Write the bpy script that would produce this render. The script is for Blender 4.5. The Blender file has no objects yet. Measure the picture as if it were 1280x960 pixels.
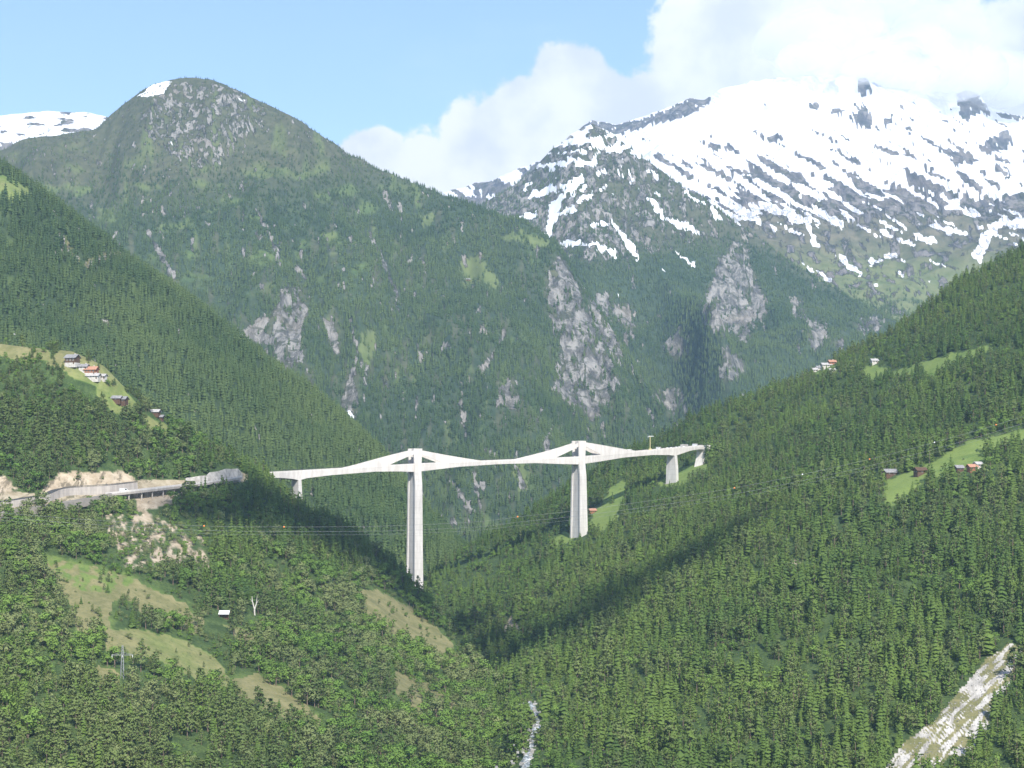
import bpy, bmesh, math, random
import numpy as np
from mathutils import Vector, Matrix

random.seed(7)
rng = np.random.default_rng(11)
C = bpy.context.scene.collection
SC = bpy.context.scene

# ------------------------------------------------------------------ camera
W, H, F, HOR = 1280, 960, 2388.0, 600.0
PITCH = math.atan((HOR - 480) / F)
cp, sp = math.cos(PITCH), math.sin(PITCH)
cam = bpy.data.cameras.new("camera")
cam.sensor_width = 36
cam.lens = F / W * 36
cam.clip_start = 1
cam.clip_end = 80000
camo = bpy.data.objects.new("camera", cam)
C.objects.link(camo)
camo.rotation_euler = (math.pi / 2 + PITCH, 0, 0)
SC.camera = camo

# ------------------------------------------------------------------ light
SUN_AZ = math.radians(14)      # to the right of straight behind the camera
SUN_EL = math.radians(40)
SUN = Vector((math.sin(SUN_AZ) * math.cos(SUN_EL), -math.cos(SUN_AZ) * math.cos(SUN_EL), math.sin(SUN_EL)))
sl = bpy.data.lights.new("sun", 'SUN')
sl.energy = 4.2
sl.angle = math.radians(0.5)
sl.color = (1.0, 0.955, 0.88)
so = bpy.data.objects.new("sun", sl)
C.objects.link(so)
so.rotation_euler = (-SUN).to_track_quat('-Z', 'Y').to_euler()

SC.view_settings.view_transform = 'Standard'
SC.view_settings.look = 'None'
SC.view_settings.exposure = 0.87
SC.view_settings.gamma = 1
SC.cycles.use_denoising = True
SC.cycles.max_bounces = 5
SC.cycles.diffuse_bounces = 3
SC.cycles.glossy_bounces = 2
SC.cycles.volume_bounces = 2
SC.cycles.transparent_max_bounces = 8

HAZE = 4.8e-5
HAZE_COL = (0.54, 0.77, 1.0)


class NT:
    """small node helper"""
    def __init__(self, tree):
        self.t = tree; self.n = tree.nodes; self.l = tree.links
    def new(self, typ, **kw):
        nd = self.n.new(typ)
        for k, v in kw.items():
            setattr(nd, k, v)
        return nd
    def put(self, sock, v):
        if isinstance(v, bpy.types.NodeSocket):
            self.l.new(v, sock)
        elif v is not None:
            if isinstance(v, (tuple, list)) and sock.type == 'RGBA' and len(v) == 3:
                v = (*v, 1)
            sock.default_value = v
    def math(self, op, a, b=None, c=None, clamp=False):
        nd = self.new('ShaderNodeMath', operation=op, use_clamp=clamp)
        self.put(nd.inputs[0], a)
        if b is not None: self.put(nd.inputs[1], b)
        if c is not None: self.put(nd.inputs[2], c)
        return nd.outputs[0]
    def vmath(self, op, a, b=None, out=0):
        nd = self.new('ShaderNodeVectorMath', operation=op)
        self.put(nd.inputs[0], a)
        if b is not None: self.put(nd.inputs[1], b)
        return nd.outputs[out]
    def noise(self, vec, scale, detail=4, rough=0.55, dist=0.0, dim='3D'):
        nd = self.new('ShaderNodeTexNoise', noise_dimensions=dim)
        self.put(nd.inputs['Vector'], vec)
        nd.inputs['Scale'].default_value = scale
        nd.inputs['Detail'].default_value = detail
        nd.inputs['Roughness'].default_value = rough
        nd.inputs['Distortion'].default_value = dist
        return nd.outputs['Fac']
    def ramp(self, fac, lo, hi):
        nd = self.new('ShaderNodeMapRange', interpolation_type='SMOOTHSTEP')
        self.put(nd.inputs[0], fac)
        nd.inputs[1].default_value = lo; nd.inputs[2].default_value = hi
        nd.inputs[3].default_value = 0; nd.inputs[4].default_value = 1
        return nd.outputs[0]
    def mix(self, fac, a, b, mode='MIX'):
        nd = self.new('ShaderNodeMix', data_type='RGBA', blend_type=mode)
        self.put(nd.inputs[0], fac); self.put(nd.inputs[6], a); self.put(nd.inputs[7], b)
        return nd.outputs[2]
    def attr(self, name):
        return self.new('ShaderNodeAttribute', attribute_name=name).outputs['Fac']
    def mapping(self, vec, scale=(1, 1, 1), rot=(0, 0, 0)):
        nd = self.new('ShaderNodeMapping')
        self.put(nd.inputs[0], vec)
        nd.inputs['Scale'].default_value = scale
        nd.inputs['Rotation'].default_value = rot
        return nd.outputs[0]


# ------------------------------------------------------------------ sky
world = bpy.data.worlds.new("World")
SC.world = world
world.use_nodes = True
wt = NT(world.node_tree)
wt.n.clear()
sky = wt.new('ShaderNodeTexSky', sky_type='NISHITA')
sky.sun_disc = False
sky.sun_elevation = SUN_EL
sky.sun_rotation = math.pi - SUN_AZ
sky.altitude = 1200
sky.air_density = 1.0
sky.dust_density = 0.6
gen = wt.new('ShaderNodeTexCoord').outputs['Generated']
sep = wt.new('ShaderNodeSeparateXYZ')
wt.put(sep.inputs[0], gen)
az = wt.math('ARCTAN2', sep.outputs[0], sep.outputs[1])
el = wt.math('ARCSINE', sep.outputs[2])
cmb = wt.new('ShaderNodeCombineXYZ')
wt.put(cmb.inputs[0], az); wt.put(cmb.inputs[1], el)
P2 = cmb.outputs[0]


def sky_at(px, py):
    return ((px - 640) / F, (HOR - py) / F)


# big cumulus bank resting on the snow peaks
blobs = [(470, 205, 60, 42), (540, 212, 75, 55), (610, 190, 75, 70), (660, 160, 80, 72), (712, 130, 72, 72), (770, 165, 95, 70), (735, 200, 150, 75),
         (850, 170, 130, 85), (890, 60, 88, 82), (950, 75, 120, 100), (1030, 70, 130, 100), (1120, 80, 120, 90), (1170, 62, 85, 62),
         (1180, 18, 52, 42), (1240, 92, 55, 72), (1300, 150, 90, 90), (880, 25, 55, 50), (965, 15, 95, 48), (1045, 5, 62, 38), (480, 180, 30, 22)]
n_w = wt.noise(P2, 26.0, 7, 0.6)
n_w2 = wt.noise(wt.vmath('ADD', P2, (3.1, 5.2, 0.4)), 95.0, 5, 0.6)
field = None
for (bx_, by_, rx_, ry_) in blobs:
    u0, v0 = sky_at(bx_, by_)
    d = wt.vmath('SUBTRACT', P2, (u0, v0, 0))
    d = wt.vmath('MULTIPLY', d, (F / rx_, F / ry_, 0))
    d = wt.vmath('LENGTH', d, out=1)
    d = wt.math('SUBTRACT', 1.0, d)
    if field is None:
        field = d
    else:
        nd = wt.new('ShaderNodeMath', operation='SMOOTH_MAX')
        wt.put(nd.inputs[0], field); wt.put(nd.inputs[1], d); nd.inputs[2].default_value = 0.08
        field = nd.outputs[0]
nz = wt.math('MULTIPLY_ADD', wt.math('SUBTRACT', n_w, 0.5), 1.35, field)
nz = wt.math('MULTIPLY_ADD', wt.math('SUBTRACT', n_w2, 0.5), 0.45, nz)
mask = wt.ramp(nz, -0.04, 0.17)
# thin veils and the fair weather clouds of the rest of the sky
veil = wt.ramp(wt.noise(wt.mapping(P2, (1.0, 2.6, 1)), 3.2, 6, 0.62), 0.5, 0.8)
gen_cl = wt.ramp(wt.noise(wt.mapping(gen, (1, 1, 2.2)), 2.4, 7, 0.6), 0.52, 0.66)
front = wt.math('MULTIPLY', wt.ramp(wt.math('ABSOLUTE', az), 0.30, 0.5), 1.0)
high = wt.ramp(el, 0.34, 0.5)
away = wt.math('MAXIMUM', front, high)
gen_cl = wt.math('MULTIPLY', gen_cl, away)
shade = wt.noise(wt.vmath('ADD', P2, (0.4, 0.13, 0)), 16.0, 5, 0.55)
cl_col = wt.mix(wt.ramp(shade, 0.36, 0.60), (0.74, 0.77, 0.84), (0.98, 0.98, 1.0))
sky_str = 0.115
skyc = wt.mix(1.0, sky.outputs[0], (sky_str * 0.92, sky_str * 0.93, sky_str * 1.08), 'MULTIPLY')
skyc = wt.mix(wt.math('MULTIPLY', veil, 0.25), skyc, (0.60, 0.68, 0.78))
CLOUD_GAIN = 0.70
cl = wt.mix(1.0, cl_col, (CLOUD_GAIN,) * 3, 'MULTIPLY')
skyc = wt.mix(wt.math('MULTIPLY', gen_cl, 0.85), skyc, cl)
skyc = wt.mix(mask, skyc, cl)
bg = wt.new('ShaderNodeBackground')
wt.put(bg.inputs[0], skyc)
bg.inputs[1].default_value = 1.0
wo = wt.new('ShaderNodeOutputWorld')
wt.l.new(bg.outputs[0], wo.inputs[0])


# ------------------------------------------------------------------ projection helpers (camera stands at the origin)
def unproj(px, py, Y):
    x = (np.asarray(px, float) - 640) / F
    u = (480 - np.asarray(py, float)) / F
    fy = cp - sp * u
    fz = sp + cp * u
    return x / fy * Y, np.asarray(Y, float) + 0 * x, fz / fy * Y


def proj(x, y, z):
    d = cp * y + sp * z
    u = -sp * y + cp * z
    return 640 + F * x / d, 480 - F * u / d


def V(px, py, Y):
    x, y, z = unproj(px, py, Y)
    return Vector((float(x), float(y), float(z)))


# ------------------------------------------------------------------ numpy noise
_perm = np.random.default_rng(5).permutation(512)
_perm = np.concatenate([_perm, _perm, _perm])
_ga = np.random.default_rng(6).uniform(0, 2 * np.pi, 512)
_gx, _gy = np.cos(_ga), np.sin(_ga)


def perlin(x, y, seed=0):
    x = x + seed * 17.13; y = y + seed * 31.7
    xi = np.floor(x).astype(int); yi = np.floor(y).astype(int)
    xf, yf = x - xi, y - yi
    u = xf * xf * xf * (xf * (xf * 6 - 15) + 10); v = yf * yf * yf * (yf * (yf * 6 - 15) + 10)
    def g(ix, iy, dx, dy):
        h = _perm[(_perm[ix & 511] + iy) & 511] & 511
        return _gx[h] * dx + _gy[h] * dy
    a = g(xi, yi, xf, yf); b = g(xi + 1, yi, xf - 1, yf)
    c = g(xi, yi + 1, xf, yf - 1); d = g(xi + 1, yi + 1, xf - 1, yf - 1)
    return ((a + u * (b - a)) + v * ((c + u * (d - c)) - (a + u * (b - a)))) * 1.5


def fbm(x, y, octv=4, seed=0, gain=0.5):
    s, a, t = 0, 1.0, 0
    for i in range(octv):
        s = s + a * perlin(x * 2 ** i, y * 2 ** i, seed + i * 3)
        t += a; a *= gain
    return s / t


def ridged(x, y, octv=4, seed=0, gain=0.5):
    s, a, t = 0, 1.0, 0
    for i in range(octv):
        s = s + a * (1 - 2 * np.abs(perlin(x * 2 ** i, y * 2 ** i, seed + i * 3)))
        t += a; a *= gain
    return s / t


def smooth(a, lo, hi):
    t = np.clip((a - lo) / (hi - lo), 0, 1)
    return t * t * (3 - 2 * t)


def inpoly(px, py, poly, wob=0.0, seed=3, wscale=14.0):
    if wob:
        px2 = px + wob * fbm(px / wscale, py / wscale, 3, seed)
        py2 = py + wob * fbm(px / wscale, py / wscale, 3, seed + 9)
    else:
        px2, py2 = px, py
    xs = [p[0] for p in poly]; ys = [p[1] for p in poly]
    m = (px2 > min(xs)) & (px2 < max(xs)) & (py2 > min(ys)) & (py2 < max(ys))
    r = np.zeros(px.shape, bool)
    qx, qy = px2[m], py2[m]
    ins = np.zeros(qx.shape, bool)
    n = len(poly)
    for i in range(n):
        x1, y1 = poly[i]; x2, y2 = poly[(i + 1) % n]
        if y1 == y2: continue
        c = ((y1 > qy) != (y2 > qy)) & (qx < (x2 - x1) * (qy - y1) / (y2 - y1) + x1)
        ins ^= c
    r[m] = ins
    return r.astype(float)


def stroke(px, py, pts, w, wob=3.0, seed=2, wscale=9.0):
    """1 inside a wobbly line of half width w"""
    xs = [p[0] for p in pts]; ys = [p[1] for p in pts]
    m = (px > min(xs) - w - 8) & (px < max(xs) + w + 8) & (py > min(ys) - w - 8) & (py < max(ys) + w + 8)
    r = np.zeros(px.shape)
    qx, qy = px[m], py[m]
    qx = qx + wob * fbm(qx / wscale, qy / wscale, 2, seed)
    qy = qy + wob * fbm(qx / wscale, qy / wscale, 2, seed + 4)
    best = np.full(qx.shape, 1e9)
    if len(pts) == 1: pts = [pts[0], (pts[0][0] + 1, pts[0][1])]
    for i in range(len(pts) - 1):
        ax, ay = pts[i]; bx, by = pts[i + 1]
        L = (bx - ax) ** 2 + (by - ay) ** 2
        t = np.clip(((qx - ax) * (bx - ax) + (qy - ay) * (by - ay)) / L, 0, 1)
        best = np.minimum(best, np.hypot(qx - ax - t * (bx - ax), qy - ay - t * (by - ay)))
    ww = w * (0.8 + 0.7 * fbm(qx / 12, qy / 12, 2, seed + 7))
    r[m] = smooth(best, ww + 0.9, ww - 0.9)
    return r


def softpoly(px, py, poly, wob=16, seed=3, wscale=22.0, n=6):
    s = 0
    for i in range(n):
        s = s + inpoly(px, py, poly, wob * (0.4 + 0.35 * i), seed + 13 * i, wscale)
    return s / n


def crag(px, py, poly, seed, streak, wob=12):
    """broken rock face: soft outline eaten away along the fall line"""
    m = softpoly(px, py, poly, wob, seed)
    return m, smooth(m * 1.1 + 1.1 * streak, 0.62, 1.0) * smooth(m, 0.0, 0.3)


# ------------------------------------------------------------------ objects helpers
def tag(o, label=None, cat=None, group=None, kind=None):
    if label: o['label'] = label
    if cat: o['category'] = cat
    if group: o['group'] = group
    if kind: o['kind'] = kind
    return o


def link(name, me, parent=None):
    o = bpy.data.objects.new(name, me)
    C.objects.link(o)
    if parent is not None: o.parent = parent
    return o


def thing(name, loc, label, cat, group=None, rz=0.0):
    o = bpy.data.objects.new(name, None)
    C.objects.link(o)
    o.location = loc; o.rotation_euler = (0, 0, rz)
    o.empty_display_size = 1
    return tag(o, label, cat, group)


class MB:
    def __init__(self): self.v = []; self.f = []
    def add(self, vs, fs):
        b = len(self.v)
        self.v += [tuple(p) for p in vs]; self.f += [tuple(i + b for i in f) for f in fs]
        return self
    def box(self, x0, x1, y0, y1, z0, z1):
        return self.add([(x0, y0, z0), (x1, y0, z0), (x1, y1, z0), (x0, y1, z0), (x0, y0, z1), (x1, y0, z1), (x1, y1, z1), (x0, y1, z1)],
                        [(0, 3, 2, 1), (4, 5, 6, 7), (0, 1, 5, 4), (1, 2, 6, 5), (2, 3, 7, 6), (3, 0, 4, 7)])
    def loft(self, rings, cap=True, closed=True):
        n = len(rings[0]); b = len(self.v)
        for r in rings: self.v += [tuple(p) for p in r]
        for k in range(len(rings) - 1):
            for i in range(n if closed else n - 1):
                j = (i + 1) % n
                self.f.append((b + k * n + i, b + k * n + j, b + (k + 1) * n + j, b + (k + 1) * n + i))
        if cap:
            self.f.append(tuple(b + i for i in range(n))[::-1])
            self.f.append(tuple(b + (len(rings) - 1) * n + i for i in range(n)))
        return self
    def tube(self, pts, r, n=6, cap=True):
        rings = []
        pts = [Vector(p) for p in pts]
        for i, p in enumerate(pts):
            d = (pts[min(i + 1, len(pts) - 1)] - pts[max(i - 1, 0)]).normalized()
            u = d.cross(Vector((0, 0, 1)))
            if u.length < 0.1: u = d.cross(Vector((1, 0, 0)))
            u.normalize(); w = d.cross(u)
            rr = r[i] if isinstance(r, (list, tuple)) else r
            rings.append([p + u * rr * math.cos(2 * math.pi * k / n) + w * rr * math.sin(2 * math.pi * k / n) for k in range(n)])
        return self.loft(rings, cap)
    def mesh(self, name, mat=None, smooth_=False):
        me = bpy.data.meshes.new(name)
        me.from_pydata(self.v, [], self.f)
        me.validate()
        bm = bmesh.new(); bm.from_mesh(me)
        bmesh.ops.recalc_face_normals(bm, faces=bm.faces)
        bm.to_mesh(me); bm.free()
        if mat: me.materials.append(mat)
        if smooth_:
            me.polygons.foreach_set('use_smooth', np.ones(len(me.polygons), bool))
        return me
    def build(self, name, mat, parent=None, smooth_=False):
        return link(name, self.mesh(name, mat, smooth_), parent)


# ------------------------------------------------------------------ materials
def new_mat(name):
    m = bpy.data.materials.new(name)
    m.use_nodes = True
    t = NT(m.node_tree)
    t.n.clear()
    out = t.new('ShaderNodeOutputMaterial')
    b = t.new('ShaderNodeBsdfPrincipled')
    t.l.new(b.outputs[0], out.inputs[0])
    b.inputs['Roughness'].default_value = 0.9
    b.inputs['Specular IOR Level'].default_value = 0.15
    return m, t, b


def plain(name, c1, c2, scale=0.5, rough=0.85, spec=0.2, stretch=(1, 1, 1), bump=0.0):
    m, t, b = new_mat(name)
    pos = t.new('ShaderNodeTexCoord').outputs['Object']
    n = t.noise(t.mapping(pos, stretch), scale, 5, 0.6)
    t.put(b.inputs['Base Color'], t.mix(t.ramp(n, 0.35, 0.65), c1, c2))
    b.inputs['Roughness'].default_value = rough
    b.inputs['Specular IOR Level'].default_value = spec
    if bump:
        bp = t.new('ShaderNodeBump'); bp.inputs['Strength'].default_value = 0.6; bp.inputs['Distance'].default_value = bump
        t.put(bp.inputs['Height'], n); t.l.new(bp.outputs[0], b.inputs['Normal'])
    return m


def foliage(name, cols, tint=(1, 1, 1), wscale=0.006):
    """cols: dark, mid, light; varies per tree, through the wood and leaf to leaf"""
    m, t, b = new_mat(name)
    r = t.new('ShaderNodeObjectInfo').outputs['Random']
    pos = t.new('ShaderNodeNewGeometry').outputs['Position']
    cols = [tuple(q * 1.12 for q in c_) for c_ in cols]
    a = t.mix(r, cols[0], cols[1])
    big = t.noise(pos, wscale, 4, 0.6)
    k = t.math('MULTIPLY', t.ramp(big, 0.38, 0.62), 0.8)
    r2 = t.math('FRACT', t.math('MULTIPLY', r, 17.31))
    k = t.math('ADD', k, t.math('MULTIPLY', t.math('POWER', r2, 2.0), 0.4), clamp=True)
    c = t.mix(k, a, cols[2])
    fine = t.noise(pos, 0.9, 2, 0.5)
    c = t.mix(t.math('MULTIPLY', t.ramp(fine, 0.42, 0.62), 0.2), c, (cols[2][0] * 1.25, cols[2][1] * 1.2, cols[2][2] * 1.1))
    t.put(b.inputs['Base Color'], c)
    b.inputs['Roughness'].default_value = 0.85
    b.inputs['Specular IOR Level'].default_value = 0.12
    # thin leaves let a little light through
    tr = t.new('ShaderNodeBsdfTranslucent'); t.put(tr.inputs[0], c)
    ms = t.new('ShaderNodeMixShader'); ms.inputs[0].default_value = 0.28
    out = [n for n in t.n if n.type == 'OUTPUT_MATERIAL'][0]
    t.l.new(b.outputs[0], ms.inputs[1]); t.l.new(tr.outputs[0], ms.inputs[2]); t.l.new(ms.outputs[0], out.inputs[0])
    return m


M = {}
M['spruce'] = foliage('spruce_needles', ((0.040, 0.078, 0.025), (0.068, 0.122, 0.030), (0.118, 0.176, 0.040)))
M['larch'] = foliage('larch_needles', ((0.056, 0.108, 0.030), (0.088, 0.148, 0.036), (0.135, 0.192, 0.046)))
M['pine'] = foliage('pine_needles', ((0.062, 0.098, 0.036), (0.098, 0.144, 0.046), (0.146, 0.190, 0.062)))
M['leaf'] = foliage('broad_leaves', ((0.078, 0.152, 0.034), (0.118, 0.204, 0.042), (0.165, 0.252, 0.055)))
M['palleaf'] = foliage('grey_green_leaves', ((0.110, 0.150, 0.056), (0.150, 0.190, 0.070), (0.195, 0.228, 0.090)))
M['farfir'] = foliage('mountain_needles', ((0.040, 0.076, 0.032), (0.066, 0.114, 0.038), (0.115, 0.162, 0.054)), wscale=0.004)
M['bark'] = plain('bark', (0.12, 0.09, 0.065), (0.22, 0.17, 0.13), 2.0)
M['palebark'] = plain('pale_dead_bark', (0.42, 0.39, 0.34), (0.55, 0.52, 0.47), 2.0)
M['concrete'] = None


def concrete_mat(name, c1, c2, lift=0.0):
    m, t, b = new_mat(name)
    g = t.new('ShaderNodeNewGeometry').outputs['Position']
    n = t.noise(t.mapping(g, (0.35, 0.35, 0.05)), 1.0, 5, 0.65)
    n2 = t.noise(g, 0.12, 4, 0.6)
    c = t.mix(t.ramp(n, 0.35, 0.7), c1, c2)
    c = t.mix(t.math('MULTIPLY', t.ramp(n2, 0.5, 0.75), 0.3), c, (c1[0] * 0.8, c1[1] * 0.8, c1[2] * 0.78))
    if lift:      # shuttering lifts cast one on another: faint lines every few metres
        s = t.new('ShaderNodeSeparateXYZ'); t.put(s.inputs[0], g)
        fr = t.math('FRACT', t.math('DIVIDE', s.outputs[2], lift))
        ln = t.math('LESS_THAN', fr, 0.14)
        c = t.mix(t.math('MULTIPLY', ln, 0.16), c, (c1[0] * 0.72, c1[1] * 0.72, c1[2] * 0.72))
    t.put(b.inputs['Base Color'], c)
    return m


M['concrete'] = concrete_mat('pale_concrete', (0.54, 0.50, 0.455), (0.66, 0.625, 0.575))
M['lift_concrete'] = concrete_mat('pier_concrete', (0.47, 0.445, 0.41), (0.58, 0.555, 0.515), 5.0)
M['wallconcrete'] = concrete_mat('retaining_concrete', (0.34, 0.305, 0.27), (0.46, 0.415, 0.36), 2.5)
M['gunite'] = plain('sprayed_concrete', (0.32, 0.295, 0.255), (0.50, 0.465, 0.41), 0.35, bump=0.8)
M['asphalt'] = plain('asphalt', (0.055, 0.055, 0.056), (0.08, 0.08, 0.08), 0.2)
M['steel'] = plain('galvanised_steel', (0.20, 0.21, 0.21), (0.30, 0.31, 0.31), 0.6, 0.5, 0.5)
M['darksteel'] = plain('dark_rail', (0.06, 0.06, 0.065), (0.10, 0.10, 0.10), 0.6, 0.6, 0.4)
M['wood'] = plain('dark_larch_boards', (0.075, 0.045, 0.032), (0.13, 0.078, 0.05), 1.2, stretch=(6, 6, 0.6))
M['redwood'] = plain('red_brown_boards', (0.22, 0.09, 0.05), (0.30, 0.14, 0.08), 1.2, stretch=(6, 6, 0.6))
M['slate'] = plain('grey_stone_roof', (0.17, 0.17, 0.18), (0.30, 0.29, 0.28), 0.9)
M['paleroof'] = plain('pale_roof_sheet', (0.32, 0.31, 0.30), (0.45, 0.43, 0.41), 0.5)
M['redroof'] = plain('orange_tiles', (0.34, 0.17, 0.11), (0.45, 0.25, 0.17), 1.5)
M['plaster'] = plain('white_plaster', (0.42, 0.39, 0.35), (0.55, 0.52, 0.47), 0.5)
M['glass'] = plain('window_glass', (0.03, 0.035, 0.04), (0.06, 0.065, 0.07), 0.5, 0.15, 0.5)
M['white'] = plain('white_paint', (0.72, 0.72, 0.70), (0.80, 0.80, 0.79), 0.5, 0.5, 0.4)
M['yellow'] = plain('yellow_paint', (0.50, 0.44, 0.20), (0.60, 0.53, 0.27), 0.8, 0.5, 0.4)
M['orange'] = plain('orange_ball', (0.85, 0.22, 0.04), (0.9, 0.3, 0.06), 0.8, 0.5, 0.4)
M['rubber'] = plain('rubber', (0.02, 0.02, 0.02), (0.03, 0.03, 0.03), 0.8)
M['boulder'] = plain('grey_boulders', (0.16, 0.155, 0.145), (0.34, 0.33, 0.30), 0.4, bump=0.3)
M['cloud'] = plain('shadow_cloud_white', (0.8, 0.8, 0.8), (0.85, 0.85, 0.85), 0.01)


def ground_mat(name, rsc=0.16, bumpd=3.0, forest=((0.045, 0.075, 0.024), (0.085, 0.125, 0.038)), sc=1.0,
               grass=((0.100, 0.160, 0.038), (0.170, 0.225, 0.058)), dry=((0.135, 0.138, 0.056), (0.235, 0.212, 0.102)),
               rock=((0.17, 0.160, 0.145), (0.38, 0.355, 0.32)), sand=((0.30, 0.235, 0.155), (0.50, 0.42, 0.31)), alp=((0.050, 0.060, 0.034), (0.105, 0.108, 0.062))):
    """forest floor, grass, dry grass, rock, sand, alpine turf and snow, blended by what grows where"""
    m, t, b = new_mat(name)
    g = t.new('ShaderNodeNewGeometry')
    pos = g.outputs['Position']
    n1 = t.noise(pos, 0.012 * sc, 6, 0.65)
    n2 = t.noise(pos, 0.09 * sc, 6, 0.7)
    n3 = t.noise(t.mapping(pos, (1, 0.24, 0.38), (0, 0.12, 0)), rsc, 7, 0.72, 0.6)
    def two(c, n, lo=0.36, hi=0.64): return t.mix(t.ramp(n, lo, hi), c[0], c[1])
    n6 = t.noise(pos, 0.6 * sc, 4, 0.75)
    col = t.mix(t.math('MULTIPLY', t.ramp(n6, 0.42, 0.6), 0.75), two(forest, n2), (forest[0][0] * 0.55, forest[0][1] * 0.6, forest[0][2] * 0.65))
    col = t.mix(t.attr('alp'), col, two(alp, n2, 0.3, 0.7))
    n5 = t.noise(pos, 0.45, 4, 0.7)
    spk = t.math('MULTIPLY', t.ramp(n5, 0.52, 0.66), 0.55)
    gr = t.mix(t.ramp(n1, 0.35, 0.65), two(grass, n2), grass[1])
    gr = t.mix(spk, gr, (grass[0][0] * 0.7, grass[0][1] * 0.75, grass[0][2] * 0.8))
    col = t.mix(t.attr('grass'), col, gr)
    dr = t.mix(spk, two(dry, n2, 0.3, 0.7), (dry[0][0] * 0.62, dry[0][1] * 0.75, dry[0][2] * 0.7))
    df = t.math('MULTIPLY', t.ramp(t.math('ADD', t.attr('dry'), t.math('MULTIPLY', t.math('SUBTRACT', n1, 0.5), 1.0)), 0.15, 0.6), t.ramp(t.attr('dry'), 0.02, 0.2))
    col = t.mix(df, col, dr)
    rk = two(rock, n3, 0.44, 0.60)
    rk = t.mix(t.ramp(n3, 0.46, 0.34), rk, (0.045, 0.048, 0.045))
    rk = t.mix(t.math('MULTIPLY', t.ramp(t.noise(pos, rsc * 0.9, 5, 0.6), 0.52, 0.62), 0.8), rk, alp[0])
    rk = t.mix(t.math('MULTIPLY', t.ramp(n1, 0.5, 0.7), 0.5), rk, (rock[1][0] * 0.95, rock[1][1] * 0.86, rock[1][2] * 0.76))
    # rock edge broken up by ledges with turf on them
    rf = t.math('ADD', t.attr('rock'), t.math('MULTIPLY', t.math('SUBTRACT', n3, 0.5), 2.6))
    rf = t.math('MULTIPLY', t.ramp(rf, 0.38, 0.58), t.ramp(t.attr('rock'), 0.02, 0.15))
    col = t.mix(rf, col, rk)
    sd = t.mix(t.ramp(n3, 0.50, 0.40), two(sand, n2, 0.3, 0.7), (sand[0][0] * 0.55, sand[0][1] * 0.58, sand[0][2] * 0.6))
    col = t.mix(t.attr('sand'), col, sd)
    pf = t.math('MULTIPLY', t.ramp(t.math('ADD', t.attr('pale'), t.math('MULTIPLY', t.math('SUBTRACT', n2, 0.5), 0.9)), 0.3, 0.6), t.ramp(t.attr('pale'), 0.02, 0.2))
    col = t.mix(pf, col, two(((0.26, 0.245, 0.215), (0.50, 0.475, 0.43)), n3, 0.35, 0.6))
    sf = t.math('ADD', t.attr('snow'), t.math('MULTIPLY', t.math('SUBTRACT', n2, 0.5), 0.5))
    sf = t.math('MULTIPLY', t.ramp(sf, 0.42, 0.56), t.ramp(t.attr('snow'), 0.02, 0.1))
    col = t.mix(sf, col, (0.80, 0.81, 0.84))
    t.put(b.inputs['Base Color'], col)
    bp = t.new('ShaderNodeBump')
    bp.inputs['Strength'].default_value = 0.9
    bp.inputs['Distance'].default_value = bumpd
    hh = t.math('MULTIPLY', n3, t.math('ADD', 0.12, t.math('MULTIPLY', rf, 1.5)))
    t.put(bp.inputs['Height'], hh)
    t.l.new(bp.outputs[0], b.inputs['Normal'])
    return m


# ------------------------------------------------------------------ terrain
def pchip_rows(rows, ts):
    """rows: (k, n) values at t = 0..k-1, monotone cubic along k"""
    k = rows.shape[0]
    d = np.diff(rows, axis=0)
    m = np.zeros_like(rows)
    m[0] = d[0]; m[-1] = d[-1]
    for i in range(1, k - 1):
        a, b = d[i - 1], d[i]
        with np.errstate(divide='ignore', invalid='ignore'):
            hm = np.where(a * b > 0, 2 * a * b / (a + b), 0)
        m[i] = hm
    out = np.empty((len(ts), rows.shape[1]))
    for j, t in enumerate(ts):
        i = min(int(t), k - 2); s = t - i
        h00 = 2 * s ** 3 - 3 * s ** 2 + 1; h10 = s ** 3 - 2 * s ** 2 + s
        h01 = -2 * s ** 3 + 3 * s ** 2; h11 = s ** 3 - s ** 2
        out[j] = h00 * rows[i] + h10 * m[i] + h01 * rows[i + 1] + h11 * m[i + 1]
    return out


LAYERS = {}
ATTRS = ('grass', 'dry', 'rock', 'sand', 'alp', 'snow', 'pale')


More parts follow.
